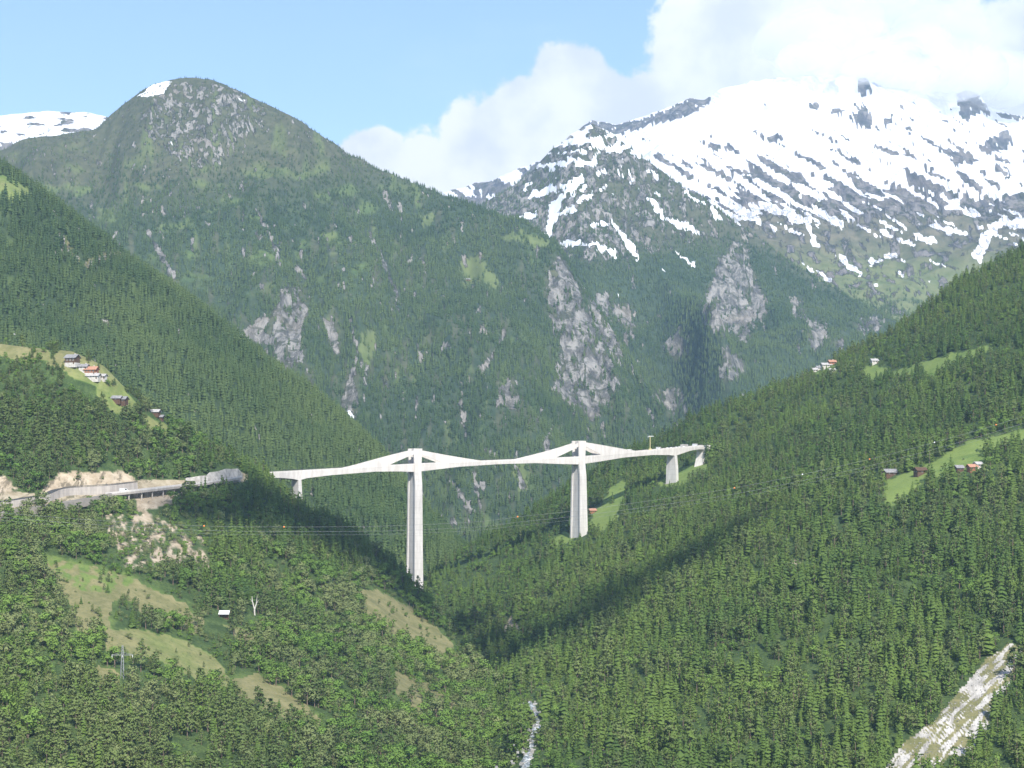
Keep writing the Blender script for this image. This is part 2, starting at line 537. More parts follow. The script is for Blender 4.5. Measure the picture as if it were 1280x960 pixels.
def layer(key, rows, step, disp, drop=0.0, px0=None, px1=None, sm=6):
    px0 = px0 if px0 is not None else rows[0][0][0]
    px1 = px1 if px1 is not None else rows[0][-1][0]
    pxs = np.arange(px0, px1 + step, step, dtype=float)
    PY, YY = [], []
    ker = np.exp(-0.5 * (np.arange(-3 * sm, 3 * sm + 1) / sm) ** 2); ker /= ker.sum()
    def smo(a):
        e = len(ker) // 2
        return np.convolve(np.concatenate([np.full(e, a[0]) - (np.arange(e, 0, -1)) * 0, a, np.full(e, a[-1])]), ker, 'valid')
    for ri, r in enumerate(rows):
        r = sorted(r)
        X = [p[0] for p in r]
        py = np.interp(pxs, X, [p[1] for p in r]); Y = np.interp(pxs, X, [p[2] for p in r])
        if ri == 0:
            k2 = np.array([1, 2, 1]) / 4
            py = np.concatenate([[py[0]], np.convolve(py, k2, 'valid'), [py[-1]]])
            Y = smo(Y); py = py + drop * F / Y
        else:
            py = smo(py); Y = smo(Y)
        PY.append(py); YY.append(Y)
    # two rows behind the crest give the hill its far side
    Xr, Yr, Zr = [], [], []
    x, y, z = unproj(pxs, PY[0], YY[0])
    Xr.append(x * 1.14); Yr.append(y * 1.14); Zr.append(z - 0.13 * y)
    Xr.append(x * 1.02); Yr.append(y * 1.02); Zr.append(z - 0.008 * y)
    for py, Y in zip(PY, YY):
        x, y, z = unproj(pxs, py, Y)
        Xr.append(x); Yr.append(y); Zr.append(z)
    ts = [0, 0.5]; ts += list(np.linspace(1, 2, 6)[:-1])
    for i in range(len(rows) - 1):
        dpy = np.percentile(np.abs(PY[i + 1] - PY[i]), 80)
        n = max(6, int(dpy / step))
        n = min(n, 130)
        ts += list(np.linspace(i + 2, i + 3, n + 1)[:-1])
    ts.append(len(rows) + 1)
    Xg = pchip_rows(np.array(Xr), ts); Yg = pchip_rows(np.array(Yr), ts); Zg = pchip_rows(np.array(Zr), ts)
    Xg = (Xg / Yg).mean(0)[None, :] * 0 + Xg
    tt = np.array(ts)[:, None] + 0 * Xg
    Zg = Zg + disp(Xg, Yg, tt - 2)
    pxg, pyg = proj(Xg, Yg, Zg)
    L = dict(X=Xg, Y=Yg, Z=Zg, px=pxg, py=pyg, t=tt - 2, key=key)
    for a in ATTRS: L[a] = np.zeros_like(Xg)
    L['forest'] = np.ones_like(Xg)
    LAYERS[key] = L
    return L


def finish_layer(L, name, mat):
    nr, nc = L['X'].shape
    co = np.stack([L['X'], L['Y'], L['Z']], -1).reshape(-1, 3)
    idx = np.arange(nr * nc).reshape(nr, nc)
    q = np.stack([idx[:-1, :-1], idx[1:, :-1], idx[1:, 1:], idx[:-1, 1:]], -1).reshape(-1, 4)
    me = bpy.data.meshes.new(name)
    me.vertices.add(len(co)); me.vertices.foreach_set('co', co.ravel().astype(np.float32))
    me.loops.add(q.size); me.loops.foreach_set('vertex_index', q.ravel().astype(np.int32))
    me.polygons.add(len(q))
    me.polygons.foreach_set('loop_start', np.arange(0, q.size, 4, dtype=np.int32))
    me.polygons.foreach_set('loop_total', np.full(len(q), 4, dtype=np.int32))
    me.polygons.foreach_set('use_smooth', np.ones(len(q), bool))
    me.update()
    for a in ATTRS:
        at = me.attributes.new(a, 'FLOAT', 'POINT')
        at.data.foreach_set('value', np.clip(L[a], 0, 1).ravel().astype(np.float32))
    me.materials.append(mat)
    o = link(name, me)
    o['kind'] = 'structure'
    return o


def paint(L, attr, m, clear=True):
    if clear:
        for a in ATTRS:
            if a != attr: L[a] = L[a] * (1 - m)
    L[attr] = np.maximum(L[attr], m)


def no_trees(L, m, k=1.0):
    L['forest'] = L['forest'] * (1 - m * k)


def ground(px, py, keys=('near_left', 'near_right', 'mid_left', 'main', 'spur', 'bowl')):
    """world point of the terrain the camera meets at this direction"""
    best = None
    for k in keys:
        L = LAYERS[k]
        d = (L['px'] - px) ** 2 + (L['py'] - py) ** 2
        d = np.where(L['t'] < -0.05, 1e9, d)
        i = np.argmin(d)
        if d.flat[i] < 30:
            p = (L['X'].flat[i], L['Y'].flat[i], L['Z'].flat[i])
            if best is None or p[1] < best[1]: best = p
    if best is None: raise ValueError((px, py))
    return Vector(best)


# ---- near left hillside
def d_nl(x, y, t):
    return 5.0 * fbm(x / 90, y / 90, 4, 1) * smooth(t, -0.2, 0.35) + 9 * fbm(x / 240, y / 240, 2, 4) * smooth(t, 0.1, 0.9)
NL = layer('near_left', [
    [(-260, 385, 1580), (-100, 400, 1540), (0, 424, 1520), (90, 434, 1510), (130, 452, 1510), (160, 482, 1510), (220, 532, 1520), (290, 572, 1560), (345, 612, 1600), (400, 648, 1600), (440, 662, 1590), (480, 700, 1570), (530, 742, 1540), (575, 800, 1450), (620, 855, 1300), (650, 885, 1180), (668, 912, 1100), (680, 940, 1050), (700, 1010, 980)],
    [(-260, 640, 1300), (0, 622, 1340), (150, 614, 1420), (240, 606, 1480), (305, 600, 1540), (345, 622, 1580), (400, 660, 1585), (440, 675, 1575), (480, 712, 1555), (530, 760, 1525), (575, 815, 1435), (620, 870, 1285), (650, 900, 1170), (668, 925, 1080), (700, 1020, 970)],
    [(-260, 720, 1150), (0, 715, 1180), (150, 735, 1210), (300, 760, 1270), (400, 765, 1350), (480, 792, 1370), (530, 835, 1360), (575, 855, 1310), (620, 892, 1210), (650, 935, 1110), (668, 960, 1040), (700, 1040, 950)],
    [(-260, 830, 1010), (0, 835, 1040), (150, 845, 1060), (300, 860, 1110), (480, 880, 1180), (575, 900, 1180), (620, 930, 1120), (668, 985, 1010), (700, 1060, 930)],
    [(-260, 985, 880), (0, 985, 900), (300, 985, 940), (480, 985, 990), (600, 985, 1020), (668, 1040, 950), (700, 1100, 900)],
    [(-260, 1350, 600), (700, 1350, 640)]], 2.4, d_nl, drop=4, px0=-260, px1=700)
px, py = NL['px'], NL['py']
for poly in ([(46, 697), (95, 703), (130, 713), (160, 720), (200, 740), (232, 757), (256, 778), (246, 792), (205, 778), (176, 766), (166, 750), (142, 750), (136, 770), (139, 794), (98, 792), (88, 752), (62, 728)],
             [(285, 850), (325, 843), (355, 862), (402, 898), (404, 920), (375, 905), (340, 892), (306, 880)],
             [(443, 736), (470, 738), (510, 758), (547, 785), (580, 825), (582, 838), (555, 832), (535, 816), (505, 803), (480, 788), (458, 770)],
             [(486, 836), (520, 848), (562, 866), (574, 888), (577, 908), (552, 898), (518, 888), (498, 872)],
             [(116, 833), (150, 840), (147, 858), (122, 864)], [(325, 775), (340, 772), (345, 788), (330, 790)]):
    m = inpoly(px, py, poly, 5)
    NL['grass'] = np.maximum(NL['grass'], softpoly(px, py, poly, 14) * 0.8)
    paint(NL, 'dry', m, False); no_trees(NL, m * smooth(fbm(px / 9, py / 7, 3, 77), 0.34, 0.14), 0.985)
m = softpoly(px, py, [(40, 690), (95, 700), (150, 712), (176, 724), (140, 742), (95, 738)], 8); m = m * smooth(fbm(px / 14, py / 8, 3, 76), -0.5, 0.2); paint(NL, 'grass', m * 0.8, False); NL['dry'] = NL['dry'] * (1 - 0.85 * m)
for poly in ([(128, 790), (175, 786), (220, 797), (265, 818), (290, 850), (288, 862), (255, 860), (235, 842), (190, 822), (150, 822), (132, 812)],
             [(280, 780), (300, 783), (334, 803), (332, 814), (300, 804)],
             [(-20, 422), (30, 425), (62, 440), (64, 450), (30, 454), (-20, 440)],
             [(70, 440), (86, 434), (112, 430), (132, 446), (148, 470), (160, 492), (178, 508), (172, 520), (142, 518), (124, 500), (118, 482), (95, 474), (72, 460), (58, 456)],
             [(176, 516), (206, 530), (216, 548), (188, 543)],
             [(562, 745), (600, 770), (622, 800), (612, 812), (585, 790)]):
    m = inpoly(px, py, poly, 5)
    paint(NL, 'grass', m); paint(NL, 'dry', m * 0.45, False); no_trees(NL, m * smooth(fbm(px / 9, py / 7, 3, 78), 0.38, 0.18), 0.985)
m = inpoly(px, py, [(130, 640), (165, 646), (180, 636), (215, 660), (252, 672), (268, 718), (235, 708), (205, 703), (178, 708), (158, 715), (148, 690), (138, 668)], 9)
paint(NL, 'sand', m * smooth(fbm(px / 12, py / 12, 3, 8), -0.15, 0.15)); no_trees(NL, m, 0.50)
for poly in ([(-40, 592), (8, 596), (22, 614), (-40, 618)], [(44, 622), (62, 603), (78, 589), (120, 590), (152, 590), (166, 594), (168, 606), (130, 606), (98, 609), (60, 624)]):
    m = softpoly(px, py, poly, 9, 5, 9); paint(NL, 'sand', smooth(m + 0.4 * fbm(px / 7, py / 7, 3, 79), 0.35, 0.6)); no_trees(NL, smooth(m, 0.2, 0.6), 0.97)
m = inpoly(px, py, [(-40, 610), (60, 618), (80, 604), (170, 600), (230, 600), (310, 590), (312, 601), (230, 614), (170, 624), (60, 634), (-40, 640)], 1)
no_trees(NL, m, 1.0); paint(NL, 'sand', m * 0.8)
m = inpoly(px, py, [(168, 612), (225, 606), (222, 628), (172, 640)], 2); no_trees(NL, m, 1.0); paint(NL, 'sand', m)
m = inpoly(px, py, [(170, 628), (200, 628), (200, 655), (172, 655)], 2); no_trees(NL, m, 1.0)
m = inpoly(px, py, [(228, 606), (238, 594), (255, 592), (262, 587), (285, 582), (298, 582), (304, 596), (270, 604)], 2); no_trees(NL, m, 1.0)

# ---- right hillside
def d_nr(x, y, t):
    a = 6.0 * fbm(x / 110, y / 110, 4, 11) + 14 * fbm(x / 330, y / 330, 2, 14)
    keep = np.exp(-(((x - 62) / 60) ** 2 + ((y - 1800) / 70) ** 2)) + np.exp(-(((x - 175) / 60) ** 2 + ((y - 1905) / 70) ** 2))
    return a * smooth(t, 0, 0.7) * (1 - np.clip(keep, 0, 1)) * (1 - 0.8 * smooth(650 + 0 * x - np.abs(x), 560, 640) * smooth(t, 2.5, 3.2))
NR = layer('near_right', [
    [(440, 770, 1800), (480, 762, 1800), (520, 742, 1840), (545, 703, 1880), (590, 672, 1930), (640, 648, 1980), (690, 612, 2020), (740, 580, 2050), (790, 552, 2080), (840, 534, 2110), (862, 514, 2120), (940, 484, 2120), (1000, 466, 2100), (1060, 432, 2120), (1110, 410, 2130), (1200, 345, 2150), (1280, 302, 2170), (1400, 235, 2190), (1520, 190, 2200)],
    [(440, 800, 1700), (535, 775, 1715), (600, 730, 1770), (660, 695, 1795), (727, 671, 1800), (800, 625, 1858), (845, 603, 1889), (885, 576, 1930), (950, 545, 1920), (1020, 520, 1880), (1100, 490, 1850), (1200, 430, 1850), (1300, 385, 1860), (1520, 310, 1870)],
    [(440, 830, 1600), (600, 805, 1560), (640, 805, 1480), (700, 765, 1500), (800, 715, 1520), (900, 665, 1520), (1000, 615, 1510), (1100, 590, 1490), (1200, 560, 1480), (1300, 530, 1480), (1520, 470, 1470)],
    [(440, 900, 1350), (560, 895, 1300), (640, 880, 1200), (665, 895, 1130), (700, 885, 1150), (800, 850, 1170), (900, 805, 1180), (1000, 785, 1180), (1150, 755, 1180), (1280, 730, 1170), (1520, 690, 1150)],
    [(440, 985, 1060), (600, 985, 1040), (665, 975, 985), (700, 980, 960), (800, 980, 940), (1000, 980, 910), (1280, 980, 880), (1520, 980, 850)],
    [(440, 1350, 650), (1520, 1350, 560)]], 2.4, d_nr, drop=9, px0=440, px1=1520)
px, py = NR['px'], NR['py']
MEAD_R = [(1103, 622), (1110, 600), (1160, 580), (1212, 552), (1300, 532), (1300, 545), (1236, 560), (1228, 582), (1196, 592), (1172, 602), (1152, 605), (1128, 626), (1110, 634)]
for poly in (MEAD_R, [(1072, 466), (1090, 455), (1115, 463), (1175, 447), (1200, 440), (1240, 430), (1242, 438), (1182, 459), (1170, 474), (1150, 466), (1100, 477), (1080, 478)],
             [(735, 655), (752, 630), (765, 608), (780, 598), (784, 612), (777, 642), (760, 664), (738, 668)], [(686, 680), (705, 664), (722, 672), (695, 686)],
             [(820, 604), (850, 585), (890, 560), (886, 586), (858, 606), (835, 610)], [(1015, 458), (1042, 452), (1045, 466), (1018, 468)]):
    m = inpoly(px, py, poly, 4); paint(NR, 'grass', m); no_trees(NR, m, 0.985)
for poly in ([(640, 768), (650, 786), (640, 796), (628, 790)], [(756, 925), (766, 922), (762, 945), (752, 952)], [(990, 700), (1000, 700), (996, 712)]):
    m = inpoly(px, py, poly, 3); paint(NR, 'sand', m * 0.8); no_trees(NR, m, 0.9)
SLIDE = [(1098, 972), (1130, 930), (1165, 903), (1200, 862), (1238, 820), (1262, 804), (1282, 808), (1268, 842), (1250, 875), (1226, 920), (1208, 945), (1186, 945), (1165, 965), (1150, 985)]
m = inpoly(px, py, SLIDE, 4)
sx_ = fbm((px * 0.70 - py * 0.71) / 34, (px * 0.71 + py * 0.70) / 5, 3, 333)
NR['sand'] = NR['sand'] * (1 - m); paint(NR, 'dry', m * 0.8, False); paint(NR, 'pale', m * smooth(sx_, -0.2, 0.25), False); no_trees(NR, inpoly(px, py, SLIDE, 3), 1.0)
m = inpoly(px, py, [(1150, 975), (1178, 932), (1205, 936), (1190, 975)], 4); no_trees(NR, m, 0.6)

# ---- left middle slope
def d_ml(x, y, t):
    return (20 * fbm(x / 170, y / 230, 4, 21) + 34 * ridged(x / 300 + 0.3 * fbm(x / 300, y / 300, 2, 26), y / 800, 3, 24) - 12) * smooth(t, 0, 0.5)
ML = layer('mid_left', [
    [(-240, 110, 2700), (-60, 170, 2650), (0, 196, 2640), (60, 238, 2620), (130, 292, 2600), (200, 342, 2560), (260, 385, 2540), (330, 440, 2500), (400, 492, 2460), (450, 532, 2420), (490, 576, 2380), (520, 615, 2330), (560, 655, 2260), (620, 720, 2180)],
    [(-240, 300, 2320), (0, 340, 2300), (130, 400, 2280), (260, 460, 2260), (400, 550, 2230), (490, 620, 2200), (560, 690, 2130), (620, 750, 2080)],
    [(-240, 520, 1950), (0, 520, 1950), (200, 600, 1930), (400, 690, 1900), (490, 730, 1880), (620, 800, 1800)]], 2.6, d_ml, drop=10, px0=-240, px1=620)
px, py = ML['px'], ML['py']
for poly in ([(-20, 215), (15, 222), (38, 238), (40, 250), (5, 250), (-20, 244)],):
    m = inpoly(px, py, poly, 4); paint(ML, 'grass', m); paint(ML, 'dry', m * 0.3, False); no_trees(ML, m, 0.95)
for pts, w in (([(74, 295), (95, 325)], 5), ([(110, 330), (145, 318)], 5), ([(118, 392), (134, 406)], 3), ([(190, 310), (212, 335)], 5), ([(222, 412), (226, 422)], 3)):
    m = stroke(px, py, pts, w, 5); paint(ML, 'dry', m * 0.8); paint(ML, 'rock', m * 0.6, False); no_trees(ML, m, 0.9)

vm = smooth(fbm(px / 12, py / 40, 3, 27), 0.15, 0.45)
no_trees(ML, vm, 0.5); ML['grass'] = np.maximum(ML['grass'], vm * 0.35)
lm = smooth(fbm(px / 5, py / 12, 3, 28) + 0.5 * fbm(px / 50, py / 50, 2, 29), 0.42, 0.6)
ML['rock'] = np.maximum(ML['rock'], lm * 0.7); no_trees(ML, lm, 0.9)

# ---- main mountain
def d_mm(x, y, t):
    g = 34 * ridged(x / 170 + 0.2 * fbm(x / 200, y / 300, 2, 6), y / 900, 2, 39) + 95 * ridged(x / 430 + 0.15 * fbm(x / 300, y / 500, 2, 5), y / 1500, 3, 31) + 30 * fbm(x / 150, y / 260, 4, 34)
    return (g - 50) * smooth(t, 0.02, 0.5) + 7 * fbm(x / 60, y / 60, 3, 37)
MM = layer('main', [
    [(-260, 215, 5000), (-100, 200, 4950), (0, 189, 4900), (30, 174, 4900), (75, 170, 4920), (122, 160, 4950), (150, 134, 4980), (190, 106, 5000), (215, 99, 5000), (240, 97, 5000), (280, 104, 4980), (320, 124, 4950), (380, 156, 4900), (430, 190, 4880), (480, 214, 4850), (540, 238, 4800), (600, 260, 4750), (650, 281, 4700), (690, 306, 4650), (715, 335, 4550), (745, 380, 4400), (790, 450, 4150), (830, 520, 3900), (880, 590, 3700)],
    [(-260, 300, 4500), (0, 290, 4450), (150, 270, 4450), (240, 250, 4450), (320, 265, 4430), (430, 290, 4430), (540, 330, 4350), (650, 370, 4250), (700, 390, 4200), (745, 440, 4100), (790, 490, 3950), (880, 620, 3600)],
    [(-260, 430, 3900), (0, 420, 3900), (240, 410, 3900), (430, 430, 3880), (540, 460, 3850), (650, 490, 3750), (700, 500, 3720), (745, 530, 3700), (790, 550, 3680), (880, 650, 3500)],
    [(-260, 650, 3250), (200, 650, 3250), (430, 650, 3200), (560, 680, 3100), (650, 690, 3050), (880, 720, 3000)]], 2.3, d_mm, drop=0, px0=-260, px1=880, sm=9)
px, py = MM['px'], MM['py']
nz1 = fbm(px / 26, py / 30, 4, 41); nz2 = fbm(px / 9, py / 22, 4, 44)
tree_line = np.interp(px, [-260, 0, 150, 240, 330, 420, 480, 900], [235, 240, 240, 225, 215, 205, 205, 200])
hi = smooth(tree_line + 25 - py, -45, 70)
MM['alp'] = np.clip(hi * 1.3, 0, 1)
no_trees(MM, np.clip(smooth(tree_line - py, -70, 60) * 0.72 + 0.04, 0, 1))
summit = inpoly(px, py, [(185, 122), (215, 104), (262, 104), (300, 112), (330, 140), (322, 168), (290, 190), (262, 215), (235, 200), (210, 190), (180, 165)], 14)
nzs = fbm(px / 4.5, py / 5.5, 3, 48)
MM['rock'] = np.maximum(MM['rock'], summit * smooth(nzs + 0.5 * nz2, -0.25, 0.2) * 0.8)
MM['rock'] = np.maximum(MM['rock'], hi * smooth(nzs + 0.5 * nz2, 0.12, 0.5) * 0.6)
cl = [[(352, 355), (382, 360), (387, 400), (374, 420), (381, 452), (362, 468), (338, 458), (342, 432), (318, 432), (298, 416), (315, 404), (335, 392), (348, 376)],
      [(682, 335), (704, 318), (722, 352), (735, 388), (752, 425), (777, 478), (764, 502), (742, 528), (720, 514), (690, 486), (702, 440), (688, 400), (678, 368)],
      [(622, 478), (642, 470), (650, 498), (640, 514), (622, 508)], [(425, 482), (440, 470), (450, 500), (444, 526), (428, 515)],
      [(404, 398), (416, 392), (428, 440), (418, 452)], [(722, 345), (745, 375), (782, 440), (774, 456), (748, 420)]]
nz4c = fbm(px / 5, py / 24, 3, 49)
for i, poly in enumerate(cl):
    m, k = crag(px, py, poly, 50 + i, 0.8 * nz2 + 0.4 * nz1 + 0.7 * nz4c)
    MM['alp'] = np.maximum(MM['alp'], m * 0.9); no_trees(MM, m, 0.4)
    paint(MM, 'rock', k, False); no_trees(MM, np.clip(k * 0.95 + m * 0.1, 0, 1), 0.93)
for i, (pts, w) in enumerate([([(462, 290), (480, 330), (500, 378)], 3.5), ([(322, 262), (340, 300), (350, 330)], 2.5), ([(630, 418), (618, 440), (602, 466)], 4), ([(576, 478), (582, 545)], 2),
                              ([(185, 290), (215, 345)], 4), ([(437, 395), (447, 440), (432, 500)], 3), ([(240, 305), (243, 330)], 2), ([(480, 240), (490, 262)], 3), ([(690, 530), (684, 560)], 3),
                              ([(592, 590), (600, 640)], 3), ([(645, 585), (655, 610)], 3), ([(370, 335), (385, 350)], 3), ([(520, 430), (530, 460)], 2), ([(562, 600), (590, 640)], 4), ([(575, 500), (578, 520)], 2)]):
    m = stroke(px, py, pts, w, 5, 60 + i)
    paint(MM, 'rock', m * 0.8); paint(MM, 'dry', m * 0.25, False); no_trees(MM, m, 0.95)
vs = smooth(fbm(px / 13 + 0.4 * nz1, py / 55, 3, 73), 0.05, 0.4) * smooth(py, 200, 280)
no_trees(MM, vs, 0.55); MM['alp'] = np.maximum(MM['alp'], vs * 0.8); MM['grass'] = np.maximum(MM['grass'], 0.35 * smooth(fbm(px / 16, py / 60, 3, 75), 0.2, 0.45))
# scattered ledges all over the wooded face
nz4 = fbm(px / 4.5, py / 15, 3, 47)
led = smooth(nz2 + 0.5 * nz1 + 0.3 * nz4, 0.30, 0.52) * smooth(py, 170, 260)
led = np.maximum(led, smooth(nz4 + 0.6 * nz1, 0.42, 0.6) * smooth(py, 150, 230) * 0.8)
MM['rock'] = np.maximum(MM['rock'], led * 0.8); no_trees(MM, led, 0.95)
for poly in ([(574, 328), (598, 318), (625, 352), (622, 364), (600, 352), (580, 358)], [(452, 420), (468, 408), (472, 428), (460, 462), (450, 452)], [(526, 270), (540, 266), (544, 280), (530, 284)],
             [(620, 296), (650, 288), (690, 303), (684, 312), (650, 304)], [(640, 585), (655, 575), (662, 610), (648, 615)]):
    m = inpoly(px, py, poly, 8, 5, 10); paint(MM, 'grass', m * 0.5, False); paint(MM, 'alp', m, False); no_trees(MM, m, 0.85)
vg = smooth(fbm(px / 40, py / 22, 3, 71), 0.12, 0.4) * smooth(py, 150, 240) * smooth(400 - py, 0, 80) * smooth(560 - px, 0, 120)
paint(MM, 'grass', vg * 0.5, False); no_trees(MM, vg, 0.6)
m = inpoly(px, py, [(172, 120), (192, 104), (214, 101), (206, 116), (186, 121)], 3); paint(MM, 'snow', m)
for pts, w in (([(436, 514), (441, 522)], 2.2), ([(533, 279), (538, 280)], 1.5), ([(300, 124), (306, 126)], 1.5), ([(214, 178), (217, 182)], 1)):
    paint(MM, 'snow', stroke(px, py, pts, w, 1)); no_trees(MM, stroke(px, py, pts, w + 2, 1))

# ---- far shoulder with snow, left
def d_sh(x, y, t): return 25 * fbm(x / 200, y / 200, 4, 81) * smooth(t, 0.0, 0.4) + 5 * fbm(x / 60, y / 60, 3, 84)
SH = layer('shoulder', [
    [(-300, 150, 7200), (-100, 148, 7200), (0, 144, 7200), (60, 139, 7200), (110, 141, 7200), (135, 147, 7200), (170, 165, 7200), (260, 260, 7200)],
    [(-300, 300, 6300), (260, 330, 6300)]], 2.2, d_sh, px0=-300, px1=260)
px, py = SH['px'], SH['py']
SH['rock'][:] = 0.8; SH['alp'][:] = 1
nn = fbm(px / 26 + py / 30, py / 7, 4, 86)
paint(SH, 'snow', smooth(nn, -0.28, -0.08) * smooth(195 - py, 0, 25), False)

# ---- rocky spur
def d_sp(x, y, t):
    g = 85 * ridged(x / 520 + 0.2 * fbm(x / 300, y / 500, 2, 5), y / 1100, 4, 91, 0.55) + 45 * fbm(x / 200, y / 260, 4, 94)
    rib = 150 * np.exp(-((x - 490 - 0.05 * (4600 - y)) / 42) ** 2 - ((y - 4650) / 330) ** 2) - 120 * np.exp(-((x - 395) / 55) ** 2 - ((y - 4650) / 330) ** 2)
    return (g - 45) * smooth(t, 0.02, 0.45) + 14 * fbm(x / 90, y / 90, 4, 97, 0.6) + rib * smooth(t, 0.8, 1.3)
SP = layer('spur', [
    [(540, 300, 6500), (600, 258, 6500), (640, 234, 6450), (668, 212, 6400), (690, 188, 6350), (715, 168, 6300), (740, 153, 6250), (765, 168, 6200), (800, 196, 6100), (850, 232, 5950), (900, 266, 5800), (950, 300, 5650), (1000, 336, 5500), (1050, 368, 5350), (1110, 398, 5200), (1180, 440, 5000)],
    [(540, 330, 6000), (640, 290, 5850), (740, 255, 5700), (850, 300, 5500), (950, 345, 5250), (1050, 400, 5000), (1180, 460, 4800)],
    [(540, 400, 5200), (740, 370, 5100), (850, 390, 5000), (950, 410, 4850), (1050, 440, 4700), (1180, 490, 4500)],
    [(540, 600, 4200), (740, 600, 4200), (1180, 600, 4000)]], 1.9, d_sp, px0=560, px1=1180, sm=8)
px, py = SP['px'], SP['py']
nz1 = fbm(px / 30, py / 30, 4, 101); nz2 = fbm(px / 9, py / 20, 4, 104); nz3 = fbm(px / 14 + py / 22, py / 10, 4, 107)
tl = np.interp(px, [560, 700, 760, 850, 950, 1050, 1180], [285, 308, 322, 300, 310, 355, 400]) + 14 * nz1
up = smooth(tl + 6 - py, -22, 22)
SP['alp'] = up; nz5 = fbm(px / 5, py / 11, 3, 109)
SP['rock'] = np.maximum(up * smooth(nz2 * 0.7 + 0.6 * nz5 - 0.7 * (px - 700) / 500, -0.45, 0.15) * 0.8, 0.0)
no_trees(SP, np.clip(up * (0.8 + 0.15 * smooth(230 - py, 0, 40)), 0, 1))
for i, poly in enumerate([[(900, 320), (925, 296), (945, 340), (965, 388), (945, 412), (930, 430), (905, 420), (876, 410), (868, 392), (885, 360)], [(905, 430), (925, 440), (932, 466), (915, 480), (896, 478)],
                          [(828, 432), (848, 402), (862, 440), (845, 455)], [(812, 492), (850, 482), (866, 515), (840, 524), (820, 518)], [(1040, 430), (1055, 415), (1052, 445)], [(1005, 400), (1030, 395), (1040, 430), (1015, 440)],
                          [(1065, 400), (1110, 395), (1095, 415), (1070, 415)], [(770, 385), (785, 380), (800, 420), (782, 430)], [(745, 370), (765, 365), (775, 400), (758, 400)], [(985, 370), (1000, 372), (1010, 402), (992, 402)]]):
    m, k = crag(px, py, poly, 110 + i, 0.8 * nz2 + 0.4 * nz1 + 0.7 * nz5, 14)
    SP['alp'] = np.maximum(SP['alp'], m * 0.9); no_trees(SP, m, 0.4)
    paint(SP, 'rock', k, False); no_trees(SP, np.clip(k * 0.95 + m * 0.1, 0, 1), 0.93)
led = smooth(nz2 + 0.3 * nz1, 0.3, 0.5) * smooth(py, 300, 340)
SP['rock'] = np.maximum(SP['rock'], led * 0.7); no_trees(SP, led, 0.9)
sn = np.zeros_like(px)
for i, (pts, w) in enumerate([([(644, 273), (672, 267)], 4), ([(668, 242), (704, 234)], 6), ([(684, 298), (692, 262), (708, 240), (724, 224)], 6), ([(702, 306), (725, 302), (745, 306), (772, 318)], 3.5), ([(765, 278), (782, 298), (796, 322)], 3.5),
                              ([(813, 248), (830, 275), (850, 280), (872, 290)], 4), ([(855, 239), (880, 253)], 2.5), ([(889, 262), (900, 275)], 2.5), ([(708, 178), (735, 176), (765, 186)], 5), ([(723, 250), (740, 243)], 3.5),
                              ([(847, 318), (866, 329)], 2.2), ([(690, 210), (715, 200)], 4), ([(655, 236), (664, 228)], 2.5), ([(722, 205), (745, 202)], 3), ([(740, 282), (760, 280)], 3), ([(770, 215), (778, 222)], 2), ([(700, 268), (716, 262)], 4), ([(830, 335), (833, 338)], 1.2), ([(866, 388), (869, 391)], 1.6), ([(772, 370), (774, 372)], 1.4)]):
    sn = np.maximum(sn, stroke(px, py, pts, w, 7, 130 + i))
sn = np.maximum(sn, smooth(nz3, 0.22, 0.30) * smooth(285 - py, 0, 60) * smooth(px, 640, 700) * smooth(860 - px, 0, 60))
sn = np.maximum(sn, smooth(nz3, -0.1, 0.04) * smooth(205 - py, 0, 25))
paint(SP, 'snow', sn); no_trees(SP, sn)

# ---- snow bowl and the summits behind
def d_sb(x, y, t):
    return d_sb0(x, y, t) * smooth(t, -0.02, 0.12)
def d_sb0(x, y, t):
    g = 90 * ridged(x / 800 + y / 1500, y / 900, 4, 141, 0.5) + 60 * fbm(x / 330, y / 300, 4, 144)
    return (g - 45) * smooth(t, 0.03, 0.6) + 16 * fbm(x / 110, y / 110, 4, 147, 0.6) * smooth(t, -0.1, 0.1)
SB = layer('bowl', [
    [(480, 262, 9300), (540, 248, 9300), (580, 240, 9300), (620, 230, 9200), (660, 215, 9100), (700, 190, 9000), (728, 158, 8900), (740, 152, 8900), (770, 157, 8900), (800, 151, 8900), (830, 140, 8900), (862, 124, 8900), (880, 126, 8900), (900, 112, 8900), (950, 102, 8900), (1000, 95, 8900), (1050, 92, 8900), (1066, 96, 8900), (1090, 99, 8880), (1105, 110, 8900), (1150, 114, 8900), (1195, 117, 8900), (1205, 114, 8880), (1212, 113, 8880), (1224, 120, 8880), (1240, 138, 8900), (1280, 146, 8900), (1400, 160, 8900), (1540, 175, 8900)],
    [(480, 300, 8600), (740, 200, 8100), (860, 165, 8000), (1000, 150, 8000), (1150, 160, 8000), (1280, 190, 8000), (1540, 220, 8000)],
    [(480, 360, 7600), (740, 265, 7100), (860, 235, 6900), (1000, 230, 6800), (1150, 235, 6800), (1280, 240, 6800), (1540, 260, 6800)],
    [(480, 400, 7000), (740, 330, 6500), (900, 310, 6200), (1000, 310, 6100), (1150, 310, 6050), (1280, 310, 6000), (1540, 320, 6000)],
    [(480, 520, 5400), (1000, 450, 5100), (1540, 440, 5000)]], 1.8, d_sb, px0=490, px1=1500, sm=8)
px, py = SB['px'], SB['py']
